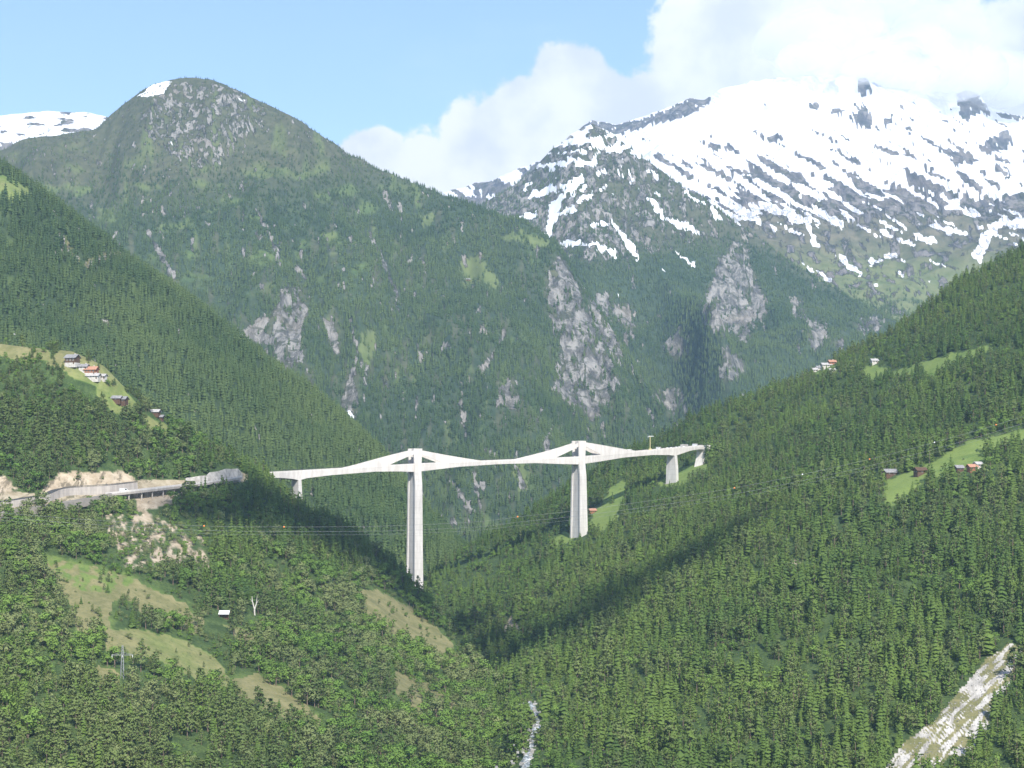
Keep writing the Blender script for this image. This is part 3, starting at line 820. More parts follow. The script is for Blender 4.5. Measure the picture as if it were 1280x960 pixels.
# streaks run down to the right
ca, sa = math.cos(math.radians(28)), math.sin(math.radians(28))
uu = px * ca + py * sa; vv = -px * sa + py * ca
st = fbm(uu / 60 + 0.5 * fbm(px / 60, py / 60, 2, 150), vv / 9 + 0.8 * fbm(px / 90, py / 70, 2, 152), 4, 151)
st2 = fbm(uu / 16, vv / 6, 3, 154)
lvl = np.interp(py, [100, 160, 200, 235, 262, 290, 320, 345, 360], [-0.75, -0.5, -0.30, -0.12, -0.02, 0.12, 0.36, 0.7, 1.0])
lvl = lvl + 0.07 * smooth(py, 140, 200) + np.interp(px, [480, 900, 1050, 1200, 1300], [0, 0, 0.02, 0.05, -0.02])
sn = smooth(st * 0.85 + st2 * 0.25, lvl, lvl + 0.10)
for i, (pts, w) in enumerate([([(870, 228), (905, 250), (948, 278)], 5.5), ([(954, 256), (975, 264), (1001, 275)], 7), ([(1018, 259), (1035, 270), (1052, 284)], 4.5), ([(1046, 318), (1060, 330), (1075, 343)], 4), ([(1010, 273), (1012, 290), (1021, 306)], 4),
                              ([(1001, 329), (1038, 351)], 2), ([(1103, 290), (1142, 306)], 3.5), ([(1148, 295), (1167, 303)], 5), ([(1089, 326), (1120, 320)], 4), ([(1127, 326), (1130, 327)], 4.5), ([(1125, 342), (1127, 344)], 3.5), ([(1167, 281), (1190, 290), (1210, 292)], 4),
                              ([(1185, 262), (1194, 254)], 5), ([(1221, 318), (1246, 281), (1285, 276)], 8), ([(1252, 242), (1290, 208)], 7), ([(1162, 326), (1181, 332)], 1.8), ([(1095, 355), (1097, 356)], 2), ([(1160, 352), (1162, 352)], 2.5)]):
    s1 = stroke(px, py, pts, w, 6, 160 + i)
    sn = np.maximum(sn, s1)
rk = np.zeros_like(px)
for i, poly in enumerate([[(1070, 100), (1075, 90), (1080, 92), (1090, 112), (1084, 114), (1079, 124), (1073, 116)], [(1080, 128), (1088, 142), (1090, 165), (1078, 162), (1064, 150), (1058, 142), (1072, 141)], [(1040, 138), (1048, 133), (1056, 139), (1046, 142)],
                          [(1196, 122), (1204, 100), (1212, 90), (1224, 120), (1240, 145), (1222, 142), (1208, 152), (1200, 145)],
                          [(1222, 182), (1240, 172), (1262, 164), (1268, 178), (1250, 190), (1225, 192)],
                          [(722, 160), (740, 150), (770, 156), (800, 149), (832, 138), (862, 121), (890, 122), (880, 134), (855, 146), (820, 155), (780, 168), (752, 166), (735, 172)],
                          [(640, 228), (690, 186), (696, 196), (660, 225)], [(1010, 132), (1022, 128), (1026, 134), (1012, 138)], [(948, 170), (975, 168), (980, 176), (955, 175)], [(1095, 150), (1130, 151), (1118, 156)],
                          [(870, 176), (900, 182), (915, 190), (890, 188)], [(1185, 198), (1210, 190), (1225, 200), (1195, 208)], [(1245, 140), (1280, 144), (1280, 150), (1250, 148)]]):
    rk = np.maximum(rk, inpoly(px, py, poly, 5, 180 + i, 4.5) * smooth(fbm(px / 7, py / 7, 3, 195), 0.45, 0.25))
scat = smooth(st2, 0.33, 0.42) * smooth(px, 980, 1060) * smooth(py, 118, 130) * smooth(215 - py, 0, 20)
rk = np.maximum(rk, scat)
SB['alp'] = smooth(py, 215, 270) * 1.0
SB['rock'] = np.clip(1 - 0.75 * smooth(py, 225, 290) + 0.5 * smooth(fbm(px / 16, py / 12, 3, 190), 0.1, 0.4), 0, 1)
SB['rock'] = np.maximum(SB['rock'], rk)
SB['snow'] = sn * (1 - rk)
SB['forest'] = smooth(py + 16 * fbm(px / 20, py / 20, 3, 192) - np.interp(px, [480, 1000, 1100, 1500], [350, 345, 372, 380]), -10, 25) * (1 - sn)
SB['grass'] = np.maximum(SB['grass'], 0.45 * smooth(py, 290, 350) * (1 - sn))

gm_near = ground_mat('hillside_ground')
gm_far = ground_mat('mountain_ground', forest=((0.036, 0.060, 0.032), (0.062, 0.09, 0.040)), sc=0.45,
                    rock=((0.12, 0.116, 0.105), (0.31, 0.292, 0.262)), rsc=0.05, bumpd=9.0)
gm_high = ground_mat('high_mountain_ground', forest=((0.036, 0.060, 0.032), (0.062, 0.09, 0.040)), sc=0.25, rock=((0.085, 0.083, 0.09), (0.22, 0.20, 0.185)), rsc=0.03, bumpd=12.0,
                     alp=((0.068, 0.076, 0.045), (0.165, 0.145, 0.10)))
finish_layer(NL, 'hillside', gm_near)
finish_layer(NR, 'hillside', gm_near)
finish_layer(ML, 'valley_slope', ground_mat('valley_slope_ground', forest=((0.036, 0.060, 0.026), (0.060, 0.088, 0.034))))
finish_layer(MM, 'mountain', gm_far)
finish_layer(SH, 'snowy_ridge', gm_high)
finish_layer(SP, 'rocky_ridge', gm_far)
finish_layer(SB, 'snow_mountain', gm_high)
gb = MB().add([(-40000, -6000, -330), (40000, -6000, -330), (40000, 45000, -330), (-40000, 45000, -330)], [(0, 1, 2, 3)])
g0 = gb.build('ground', plain('lowland', (0.05, 0.08, 0.03), (0.08, 0.11, 0.045), 0.002))
g0['kind'] = 'structure'


# ------------------------------------------------------------------ trees
def leaf_cloud(mb, c, r, n, s, rnd, flat=0.75):
    for _ in range(n):
        while True:
            d = Vector((rnd.gauss(0, 1), rnd.gauss(0, 1), rnd.gauss(0, 1)))
            if d.length > 0.1: break
        d.normalize()
        k = rnd.uniform(0.62, 1.08)
        p = Vector((c[0] + d.x * r * k, c[1] + d.y * r * k, c[2] + d.z * r * k * flat))
        nrm = (d + Vector((rnd.gauss(0, .45), rnd.gauss(0, .45), rnd.gauss(0.25, .45)))).normalized()
        u = nrm.cross(Vector((rnd.gauss(0, 1), rnd.gauss(0, 1), rnd.gauss(0, 1))))
        u.normalize(); w = nrm.cross(u)
        a = s * rnd.uniform(0.6, 1.3); b = s * rnd.uniform(0.5, 1.0)
        mb.add([p - u * a - w * b * .6, p + u * a * .7 - w * b, p + u * a + w * b * .5, p - u * a * .5 + w * b], [(0, 1, 2, 3)])


class Crown(MB):
    def mesh(self, name, mat=None, smooth_=False):
        me = bpy.data.meshes.new(name)
        V_ = np.array(self.v)
        def outw(p):
            d = Vector((p[0], p[1], 0)); d = d / (d.length + 0.05) ; d.z = 0.42 + 0.5 * max(0, p[2] - 0.75)
            return d.normalized()
        fs, nl = [], []
        for f in self.f:
            P = [Vector(self.v[i]) for i in f]
            n = (P[1] - P[0]).cross(P[2] - P[0])
            c = sum(P, Vector()) / len(P)
            if n.length < 1e-9: n = Vector((0, 0, 1))
            n.normalize()
            if n.dot(outw(c)) < 0: f = tuple(reversed(f)); n = -n
            fs.append(f)
            for i in f: nl.append(tuple((outw(self.v[i]) * 0.8 + n * 0.36).normalized()))
        me.from_pydata(self.v, [], fs)
        if mat: me.materials.append(mat)
        me.polygons.foreach_set('use_smooth', np.ones(len(me.polygons), bool))
        me.normals_split_custom_set(nl)
        me['nl'] = np.array(nl).ravel().tolist() if False else 0
        NORMALS[me.name] = nl
        return me


NORMALS = {}


def spruce_crown(seed, tiers=11, k=9, rad=0.17, lowpoly=False, bare=0.10):
    rnd = random.Random(seed)
    mb = Crown()
    for i in range(tiers):
        f = i / (tiers - 1)
        z = bare + (0.985 - bare) * f ** 0.92
        R = rad * (1 - f) ** 0.82 * rnd.uniform(0.8, 1.15) + 0.012
        if i == 0: R *= 0.75
        kk = max(4, int(k * (1 - 0.45 * f)))
        a0 = rnd.uniform(0, 6.28)
        for j in range(kk):
            if rnd.random() < 0.08: continue
            a = a0 + 2 * math.pi * (j + rnd.uniform(-.3, .3)) / kk
            r = R * rnd.uniform(0.68, 1.2)
            wd = (1.25 * R * math.pi / kk + 0.006) * rnd.uniform(0.7, 1.2)
            dr = r * rnd.uniform(0.35, 0.75)
            ca_, sa_ = math.cos(a), math.sin(a)
            def P(rr, s, dz): return (ca_ * rr - sa_ * s, sa_ * rr + ca_ * s, z + dz)
            z0 = 0.025
            if lowpoly:
                mb.add([P(0, 0, z0 * 2), P(r * .7, -wd, -dr * .6), P(r, 0, -dr), P(r * .7, wd, -dr * .6)], [(0, 1, 2, 3)])
            else:
                mb.add([P(0, 0, z0 * 1.5), P(r * .55, -wd, -dr * .35 - .006), P(r * .55, 0, -dr * .28 + .012), P(r * .55, wd, -dr * .35 - .006), P(r, rnd.uniform(-.3, .3) * wd, -dr)],
                       [(0, 1, 2), (0, 2, 3), (1, 4, 2), (2, 4, 3)])
    n = 5
    mb.add([(0, 0, 0.99)] + [(rad * .55 * math.cos(2 * math.pi * q / n), rad * .55 * math.sin(2 * math.pi * q / n), bare) for q in range(n)], [(0, q + 1, (q + 1) % n + 1) for q in range(n)])
    return mb


def pine_crown(seed):
    rnd = random.Random(seed)
    mb = Crown()
    z = rnd.uniform(0.22, 0.34)
    while z < 0.95:
        f = (z - 0.25) / 0.75
        R = 0.20 * (1 - max(f, 0)) ** 0.6 + 0.03
        for q in range(rnd.choice((3, 4, 4, 5))):
            a = rnd.uniform(0, 6.28); r = R * rnd.uniform(0.35, 0.95)
            leaf_cloud(mb, (r * math.cos(a), r * math.sin(a), z + rnd.uniform(-.03, .03)), R * 0.42 + 0.02, 9, 0.030, rnd, 0.45)
        z += rnd.uniform(0.06, 0.10)
    leaf_cloud(mb, (0, 0, 0.95), 0.045, 8, 0.024, rnd, 1.0)
    return mb


def larch_crown(seed):
    rnd = random.Random(seed)
    mb = Crown()
    z = 0.14
    while z < 0.97:
        R = 0.21 * (1 - z) ** 0.75 + 0.02
        for q in range(max(2, int(6 * (1 - z) + 1))):
            a = rnd.uniform(0, 6.28); r = R * rnd.uniform(0.4, 0.95)
            leaf_cloud(mb, (r * math.cos(a), r * math.sin(a), z + rnd.uniform(-.03, .03)), R * 0.36 + 0.018, 9, 0.027, rnd, 0.6)
        z += rnd.uniform(0.06, 0.09)
    return mb


def broad_crown(seed, big=1.0):
    rnd = random.Random(seed)
    mb = Crown()
    for q in range(11):
        a = rnd.uniform(0, 6.28); zz = rnd.uniform(0.25, 0.86)
        rr = 0.27 * math.sin(math.pi * min(1, (zz - 0.02) / 1.0)) ** 0.7 * rnd.uniform(0.35, 1.0)
        leaf_cloud(mb, (rr * math.cos(a), rr * math.sin(a), zz), rnd.uniform(0.11, 0.18), 34, 0.036, rnd, 0.85)
    return mb


def trunk(h=0.9, r=0.018, seed=1, limbs=0):
    rnd = random.Random(seed)
    mb = MB()
    mb.tube([(0, 0, -0.04), (rnd.uniform(-.006, .006), rnd.uniform(-.006, .006), h * 0.4), (rnd.uniform(-.012, .012), 0, h)], [r * 1.25, r * 0.8, r * 0.2], 5, False)
    for i in range(limbs):
        z = h * rnd.uniform(0.3, 0.75); a = rnd.uniform(0, 6.28); l = rnd.uniform(0.12, 0.24)
        mb.tube([(0, 0, z), (l * .5 * math.cos(a), l * .5 * math.sin(a), z + l * .35), (l * math.cos(a), l * math.sin(a), z + l * .8)], [r * .5, r * .3, r * .1], 4, False)
    return mb


KIND = {}
def reg(kind, crowns, mat, tr, tmat):
    KIND[kind] = [(c.mesh(kind + '_crown', M[mat]), t.mesh(kind + '_trunk', M[tmat])) for c, t in zip(crowns, tr)]
reg('spruce', [spruce_crown(100 + i, 9 + i % 3, 8, 0.20 + 0.025 * (i % 3)) for i in range(5)], 'spruce', [trunk(0.95, 0.013, i) for i in range(5)], 'bark')
reg('larch', [larch_crown(150 + i) for i in range(5)], 'larch', [trunk(0.95, 0.013, 50 + i) for i in range(5)], 'bark')
KIND['spruce'] += KIND.pop('larch')       # both share the conifer stock
reg('pine', [pine_crown(200 + i) for i in range(5)], 'pine', [trunk(0.93, 0.017, 10 + i, 6) for i in range(5)], 'bark')
reg('broadleaf', [broad_crown(300 + i) for i in range(5)], 'leaf', [trunk(0.7, 0.022, 20 + i, 6) for i in range(5)], 'bark')
reg('willow', [broad_crown(400 + i) for i in range(4)], 'palleaf', [trunk(0.7, 0.02, 30 + i, 5) for i in range(4)], 'bark')
reg('farfir', [spruce_crown(500 + i, 6, 6, 0.21 + 0.03 * (i % 2), True, 0.04) for i in range(5)], 'farfir', [trunk(0.6, 0.014, 40 + i) for i in range(5)], 'bark')

PROTO = {}
for kind, lst in KIND.items():
    col = bpy.data.collections.new(kind + '_models')       # source shapes for the woods too many to count
    for i, (cm, tm) in enumerate(lst):
        nf = len(cm.polygons); nv = len(cm.vertices)
        vs_ = [tuple(v.co) for v in cm.vertices] + [tuple(v.co) for v in tm.vertices]
        fs_ = [tuple(p.vertices) for p in cm.polygons] + [tuple(q + nv for q in p.vertices) for p in tm.polygons]
        me = bpy.data.meshes.new(kind + '_tree'); me.from_pydata(vs_, [], fs_)
        for p in me.polygons: p.material_index = 0 if p.index < nf else 1; p.use_smooth = True
        nl_ = list(NORMALS[cm.name])
        for p in tm.polygons: nl_ += [tuple(p.normal)] * len(p.vertices)
        me.normals_split_custom_set(nl_)
        me.materials.append(cm.materials[0]); me.materials.append(tm.materials[0])
        o = bpy.data.objects.new('%s_model_%d' % (kind, i), me)
        col.objects.link(o)
    PROTO[kind] = (col, len(lst))


def scatter(L, density, hfun, pxr=(-110, 1430), jitter=True, seed=0):
    """positions and sizes of trees on a layer; density per square metre of map area"""
    r = np.random.default_rng(seed)
    X, Y, Z = L['X'], L['Y'], L['Z']
    def mid(a): return (a[:-1, :-1] + a[1:, :-1] + a[1:, 1:] + a[:-1, 1:]) / 4
    d1x = X[1:, :-1] - X[:-1, :-1]; d1y = Y[1:, :-1] - Y[:-1, :-1]; d1z = Z[1:, :-1] - Z[:-1, :-1]
    d2x = X[:-1, 1:] - X[:-1, :-1]; d2y = Y[:-1, 1:] - Y[:-1, :-1]
    d2z = Z[:-1, 1:] - Z[:-1, :-1]
    area = np.sqrt((d1x * d2y - d1y * d2x) ** 2 + (d1y * d2z - d1z * d2y) ** 2 + (d1z * d2x - d1x * d2z) ** 2)
    pm, qm, fm, tm = mid(L['px']), mid(L['py']), mid(L['forest']), mid(L['t'])
    lam = area * density(pm, qm, mid(X), mid(Y)) * fm
    lam[(pm < pxr[0]) | (pm > pxr[1]) | (tm < -0.7) | (qm > 1060) | (qm < -100)] = 0
    cnt = r.poisson(np.clip(lam, 0, 60))
    ii, jj = np.nonzero(cnt); c = cnt[ii, jj]
    ii = np.repeat(ii, c); jj = np.repeat(jj, c)
    a = r.random(len(ii)); b = r.random(len(ii))
    def at(G): return (G[ii, jj] * (1 - a) + G[ii + 1, jj] * a) * (1 - b) + (G[ii, jj + 1] * (1 - a) + G[ii + 1, jj + 1] * a) * b
    P = np.stack([at(X), at(Y), at(Z)], 1)
    pxx, pyy = proj(P[:, 0], P[:, 1], P[:, 2])
    h = hfun(pxx, pyy, r, len(ii))
    return P, h, pxx, pyy


crest_cache = {}
def crest(key):
    if key not in crest_cache:
        L = LAYERS[key]
        row = np.argmin(np.abs(L['t'][:, 0]))
        band = (L['t'][:, 0] > -0.3)
        crest_cache[key] = (L['px'][row], L['py'][band].min(0))
    return crest_cache[key]


def visible(P, h, front_keys, margin=8):
    tx, ty = proj(P[:, 0], P[:, 1], P[:, 2] + h)
    ok = np.ones(len(P), bool)
    for k in front_keys:
        cx, cy = crest(k)
        c = np.interp(tx, cx, cy, left=1e9, right=1e9)
        ok &= ty < c + margin
    return ok


ALL = {}     # kind -> list of arrays (x,y,z,h,zone)
def addk(kind, P, h, zone):
    ALL.setdefault(kind, []).append(np.column_stack([P, h, np.full(len(P), zone)]))


# near left: pines, broadleaf and grey-green bushes mixed in drifts
P, h, a, b = scatter(NL, lambda p, q, x, y: 0.019 + 0.010 * smooth(fbm(x / 60, y / 60, 2, 301), -0.2, 0.3) + 0.02 * smooth(640 - q, 0, 40), lambda p, q, r, n: r.uniform(0, 1, n), seed=1)
kp = np.clip(0.40 + 1.3 * fbm(P[:, 0] / 70, P[:, 1] / 70, 3, 303) + 0.35 * smooth(330 - a, -80, 100) * smooth(b, 760, 900) + 0.3 * smooth(620 - b, -20, 40) * smooth(230 - a, 0, 100) - 0.35 * smooth(a, 330, 480) * smooth(b, 720, 780) + 0.45 * smooth(a - 240, 0, 60) * smooth(720 - b, -10, 30), 0.03, 0.97)
u = rng.random(len(P)); u2 = rng.random(len(P)); hh = rng.random(len(P))
isp = u < kp
spz = isp & ((u2 < 0.22) | ((a > 250) & (b < 760)))
piz = isp & ~spz
wil = ~isp & (fbm(P[:, 0] / 60, P[:, 1] / 60, 2, 305) + rng.normal(0, 0.2, len(P)) > 0.0)
bro = ~isp & ~wil
hs = np.where(piz, 8 + 9 * hh, np.where(spz, 9 + 9 * hh, 6 + 8.5 * hh ** 1.2))
small = smooth(60 - np.abs(b - 470), 0, 40) * (a < 230)
hs = hs * (1 - 0.45 * small)
slope_thin = inpoly(a, b, [(130, 640), (268, 640), (268, 720), (130, 720)]); hs = hs * (1 - 0.45 * slope_thin)
# on the meadows only low bushes
openf = np.maximum.reduce([inpoly(a, b, q) for q in ([(50, 697), (252, 740), (252, 782), (95, 782)], [(128, 786), (292, 800), (292, 864), (128, 825)], [(285, 843), (404, 895), (404, 920), (300, 880)], [(443, 736), (582, 800), (582, 838), (458, 772)])])
hs = np.where(openf > 0, hs * 0.4, hs)
for kind, msk in (('pine', piz), ('spruce', spz), ('willow', wil), ('broadleaf', bro)):
    addk(kind, P[msk], hs[msk], 0)
# near right: close spruce and larch wood
P, h, a, b = scatter(NR, lambda p, q, x, y: 0.019 + 0.009 * smooth(fbm(x / 80, y / 80, 2, 311), -0.3, 0.3), lambda p, q, r, n: 7.5 + 13 * r.random(n) ** 1.5, seed=2)
ok = visible(P, h, ['near_left'], 25); P, h, a, b = P[ok], h[ok], a[ok], b[ok]
u = rng.random(len(P))
dec = np.clip(0.05 + 0.55 * smooth(fbm(P[:, 0] / 70, P[:, 1] / 70, 2, 313), 0.15, 0.45) + 0.35 * smooth(760 - a, 0, 120) * smooth(b, 840, 900) + 0.3 * smooth(700 - a, -40, 60) * smooth(b, 670, 700), 0, 0.75)
pi_ = np.clip(0.10 + 0.4 * smooth(fbm(P[:, 0] / 90, P[:, 1] / 90, 2, 315), 0.0, 0.4), 0, 0.6)
isd = u < dec; isp = ~isd & (rng.random(len(P)) < pi_)
h = np.where(isd, h * 0.62, h)
h = h * (0.92 + 0.45 * fbm(P[:, 0] / 55, P[:, 1] / 55, 3, 317))
h = h * (0.75 + 0.25 * smooth(1900 - P[:, 1], -100, 500))
addk('broadleaf', P[isd], h[isd], 1); addk('pine', P[isp], h[isp] * 0.95, 1); addk('spruce', P[~isd & ~isp], h[~isd & ~isp], 1)
# undergrowth: low bushes filling the gaps and ragged edges of the clearings
for L_, zn_, sd_, dn_ in ((NL, 0, 21, 0.030), (NR, 1, 22, 0.020)):
    keepf = L_['forest'].copy()
    L_['forest'] = np.clip(keepf * 1.0 + 0.10 * (keepf > 0.004), 0, 1)
    P, h, a, b = scatter(L_, lambda p, q, x, y: dn_ * smooth(fbm(x / 25, y / 25, 2, 321), -0.35, 0.2), lambda p, q, r, n: 1.6 + 2.6 * r.random(n) ** 1.5, seed=sd_)
    L_['forest'] = keepf
    ok = visible(P, h, ['near_left'] if zn_ else [], 4) if zn_ else np.ones(len(P), bool)
    P, h = P[ok], h[ok]
    s_ = rng.random(len(P))
    for kd, m_ in (('willow', s_ < 0.45), ('broadleaf', (s_ >= 0.45) & (s_ < 0.8)), ('pine', s_ >= 0.8)):
        addk(kd, P[m_], h[m_], zn_)
# left middle slope
P, h, a, b = scatter(ML, lambda p, q, x, y: 0.023 + 0 * p, lambda p, q, r, n: 9 + 8 * r.random(n), seed=3)
ok = visible(P, h, ['near_left', 'near_right'], 12); P, h = P[ok], h[ok]
addk('farfir', P, h, 2)
# mountain woods
P, h, a, b = scatter(MM, lambda p, q, x, y: 0.0135 + 0 * p, lambda p, q, r, n: 8 + 9 * r.random(n), seed=4)
ok = visible(P, h, ['near_left', 'near_right', 'mid_left'], 8); P, h, b = P[ok], h[ok], b[ok]
h = h * (0.45 + 0.55 * smooth(b, 150, 300))
addk('farfir', P, h, 3)
P, h, a, b = scatter(SP, lambda p, q, x, y: 0.0115 + 0 * p, lambda p, q, r, n: 8 + 8 * r.random(n), seed=5)
ok = visible(P, h, ['near_left', 'near_right', 'mid_left', 'main'], 6); P, h = P[ok], h[ok]
addk('farfir', P, h, 4)
P, h, a, b = scatter(SB, lambda p, q, x, y: 0.008 + 0 * p, lambda p, q, r, n: 8 + 8 * r.random(n), seed=6)
ok = visible(P, h, ['near_left', 'near_right', 'main', 'spur'], 6); P, h = P[ok], h[ok]
addk('farfir', P, h, 5)

KEEPOUT = []    # (x, y, radius) kept clear of trees


def keep_clear(p, r): KEEPOUT.append((p[0], p[1], r))

# ------------------------------------------------------------------ the bridge
def catmull(pts, step=2.0):
    pts = [Vector(p) for p in pts]
    P = [pts[0] * 2 - pts[1]] + pts + [pts[-1] * 2 - pts[-2]]
    out, key = [], []
    for i in range(1, len(P) - 2):
        n = max(2, int((P[i + 1] - P[i]).length / step))
        key.append(len(out))
        for k in range(n):
            t = k / n
            a, b, c, d = P[i - 1], P[i], P[i + 1], P[i + 2]
            out.append(0.5 * ((2 * b) + (c - a) * t + (2 * a - 5 * b + 4 * c - d) * t * t + (3 * b - a - 3 * c + d) * t ** 3))
    key.append(len(out)); out.append(pts[-1])
    return out, key


ST = [(275, 595, 1575), (310, 593, 1598), (345, 591, 1620), (375, 589.2, 1642), (445, 585, 1676), (520, 580.3, 1712), (620, 576, 1756), (725, 571.3, 1800), (790, 565.5, 1846), (845, 560.5, 1889), (882, 557.4, 1924), (888, 557.0, 1930)]
path, key = catmull([V(*s) for s in ST], 2.0)
PXS = np.array([proj(p.x, p.y, p.z)[0] for p in path])


def idx_at(px): return int(np.argmin(np.abs(PXS - px)))


def frame(i):
    T = (path[min(i + 1, len(path) - 1)] - path[max(i - 1, 0)]); T.z = 0; T.normalize()
    return T, Vector((T.y, -T.x, 0))     # along the deck, towards the near side


# centre line lies half a deck behind the near edge that the stations follow
HALF = 5.0
for i in range(len(path)): pass
ctr = [path[i] - frame(i)[1] * HALF for i in range(len(path))]
bridge = thing('road_bridge', ctr[idx_at(620)], 'pale concrete road bridge on very tall piers with concrete walls rising to two towers', 'bridge')
B0 = bridge.location.copy()
bridge_inv = Matrix.Translation(-B0)


def bpart(name, mb, mat, smooth_=False, parent=None):
    mb.v = [tuple(Vector(p) - B0) for p in mb.v]
    return mb.build(name, mat, parent or bridge, smooth_)


dk = [(275, 4.4), (350, 4.4), (366, 6.0), (375, 7.6), (384, 6.2), (415, 4.9), (470, 4.3), (500, 5.6), (520, 6.9), (538, 6.0), (575, 4.0), (620, 3.2), (670, 3.6), (706, 5.8), (725, 6.9), (742, 6.0), (780, 4.2), (815, 4.3), (836, 5.8), (845, 7.2), (853, 5.6), (864, 3.4), (874, 2.9), (884, 3.6), (925, 4)]
def depth(i): return float(np.interp(PXS[i], [a for a, b in dk], [b for a, b in dk]))
mb = MB(); rings = []
for i, p in enumerate(ctr):
    T, N = frame(i); d = depth(i)
    sec = [(-5.0, 0), (5.0, 0), (5.0, -0.7), (4.93, -1.1), (4.6, -d), (-4.6, -d), (-4.93, -1.1), (-5.0, -0.7)]
    rings.append([p + N * a + Vector((0, 0, b)) for a, b in sec])
bpart('girder', mb.loft(rings), M['concrete'])
mb = MB(); rings = []
for i, p in enumerate(ctr):
    T, N = frame(i)
    rings.append([p + N * a + Vector((0, 0, b)) for a, b in ((-4.5, 0.004), (4.5, 0.004), (4.5, 0.06), (-4.5, 0.06))])
bpart('road_surface', mb.loft(rings), M['asphalt'])
for s in (1, -1):
    mb = MB(); rings = []
    for i, p in enumerate(ctr):
        T, N = frame(i)
        rings.append([p + N * a * s + Vector((0, 0, b)) for a, b in ((4.55, 0.003), (4.985, 0.003), (4.985, 0.75), (4.6, 0.75))])
    bpart('parapet', mb.loft(rings), M['concrete'])
    if s > 0: continue
    mb = MB()
    mb.tube([p + frame(i)[1] * 4.8 * s + Vector((0, 0, 1.55)) for i, p in enumerate(ctr)][::2], 0.09, 4)
    mb.tube([p + frame(i)[1] * 4.8 * s + Vector((0, 0, 1.15)) for i, p in enumerate(ctr)][::2], 0.06, 4)
    for i in range(0, len(ctr), 2):
        q = ctr[i] + frame(i)[1] * 4.8 * s
        mb.box(q.x - .06, q.x + .06, q.y - .06, q.y + .06, q.z + 0.7, q.z + 1.6)
    bpart('railing', mb, M['darksteel'])


def pylon(pxc, lt, lo, rt, ro, Hn, base, wt=9.0, wd_=7.2, wb=9.6, w_mid=6.9):
    i0 = idx_at(pxc)
    T, N = frame(i0); c = ctr[i0]; d = depth(i0)
    Tv, Nv = T, N
    def col(prof, name, mat):   # prof: list of (z, half along deck, n0, n1)
        r = [[c + Tv * a + Nv * b + Vector((0, 0, z)) for a, b in ((-w, n0), (w, n0), (w, n1), (-w, n1))] for z, w, n0, n1 in prof]
        bpart(name, MB().loft(r), mat)
    for s in (1, -1):
        a, b = (4.2 * s, 5.45 * s)
        if a > b: a, b = b, a
        col([(-d - 0.3, wd_ / 2, a, b), (0, wd_ / 2 + .05, a, b), (Hn * .55, wd_ / 2 + .5, a, b), (Hn, wt / 2, a, b)], 'tower_leg', M['concrete'])
    r = [[c + Tv * a_ + Nv * b_ + Vector((0, 0, z)) for a_, b_ in ((-1.2, -4.2), (1.2, -4.2), (1.2, 4.2), (-1.2, 4.2))] for z in (Hn - 2.2, Hn - 0.3)]
    bpart('cross_beam', MB().loft(r), M['concrete'])
    # pier: H section, flanges towards the valley sides, a set back web between
    prof = []
    Hh = base
    for f, hb in ((0, 5.45), (11.0 / Hh, 6.9), (0.4, 7.3), (0.7, 7.8), (1, 8.3)):
        w = wd_ / 2 + (wb - wd_) / 2 * f
        prof.append((-d - 0.3 - f * Hh, w, hb))
    rr = []
    for z, w, hb in prof:
        g = w - 1.1; f_ = 1.9
        sec = [(-w, -hb), (w, -hb), (w, -hb + f_), (g, -hb + f_), (g, hb - f_), (w, hb - f_), (w, hb), (-w, hb), (-w, hb - f_), (-g, hb - f_), (-g, -hb + f_), (-w, -hb + f_)]
        rr.append([c + Tv * a_ + Nv * b_ + Vector((0, 0, z)) for a_, b_ in sec])
    bpart('pier', MB().loft(rr), M['lift_concrete'])
    # stay walls: prestressed concrete triangles either side of the tower
    for (tip, op, sd) in ((lt, lo, -1), (rt, ro, 1)):
        it, io = idx_at(tip), idx_at(op)
        for s in (1, -1):
            rng_i = list(range(min(it, i0), max(it, i0) + 1))
            n = abs(it - i0); rings = []
            for i in rng_i:
                f = 1 - abs(i - i0) / n              # 0 at the tip, 1 at the tower
                top = 0.75 + (Hn - 0.9 - 0.75) * (f ** 1.06)
                fo = 1 - abs(i - i0) / max(1, abs(io - i0))
                low = -0.75 if fo < 0 else (0.75 + (Hn - 4.6) * fo)
                if abs(i - io) <= 1 and fo <= 0.05: low = 0.3
                Ti, Ni = frame(i)
                q = ctr[i]
                low = min(low, top - 0.3)
                rings.append([q + Ni * s * 4.5 + Vector((0, 0, low)), q + Ni * s * 5.06 + Vector((0, 0, low)), q + Ni * s * 5.06 + Vector((0, 0, top)), q + Ni * s * 4.5 + Vector((0, 0, top))])
            bpart('stay_wall', MB().loft(rings), M['concrete'])


pylon(523, 434, 487, 602, 552, 14.0, 150)
pylon(727, 648, 696, 798, 751, 15.2, 84)


def small_pier(pxc, base, w, wb, t0=5.0, t1=6.2, t2=6.6):
    i0 = idx_at(pxc); T, N = frame(i0); c = ctr[i0]; d = depth(i0)
    r = []
    for f, hb in ((0, t0), (0.42, t1), (1, t2)):
        ww = w / 2 + (wb - w) / 2 * f
        r.append([c + T * a + N * b + Vector((0, 0, -d + 0.2 - f * base)) for a, b in ((-ww, -hb), (ww, -hb), (ww, hb), (-ww, hb))])
    bpart('pier', MB().loft(r), M['lift_concrete'])


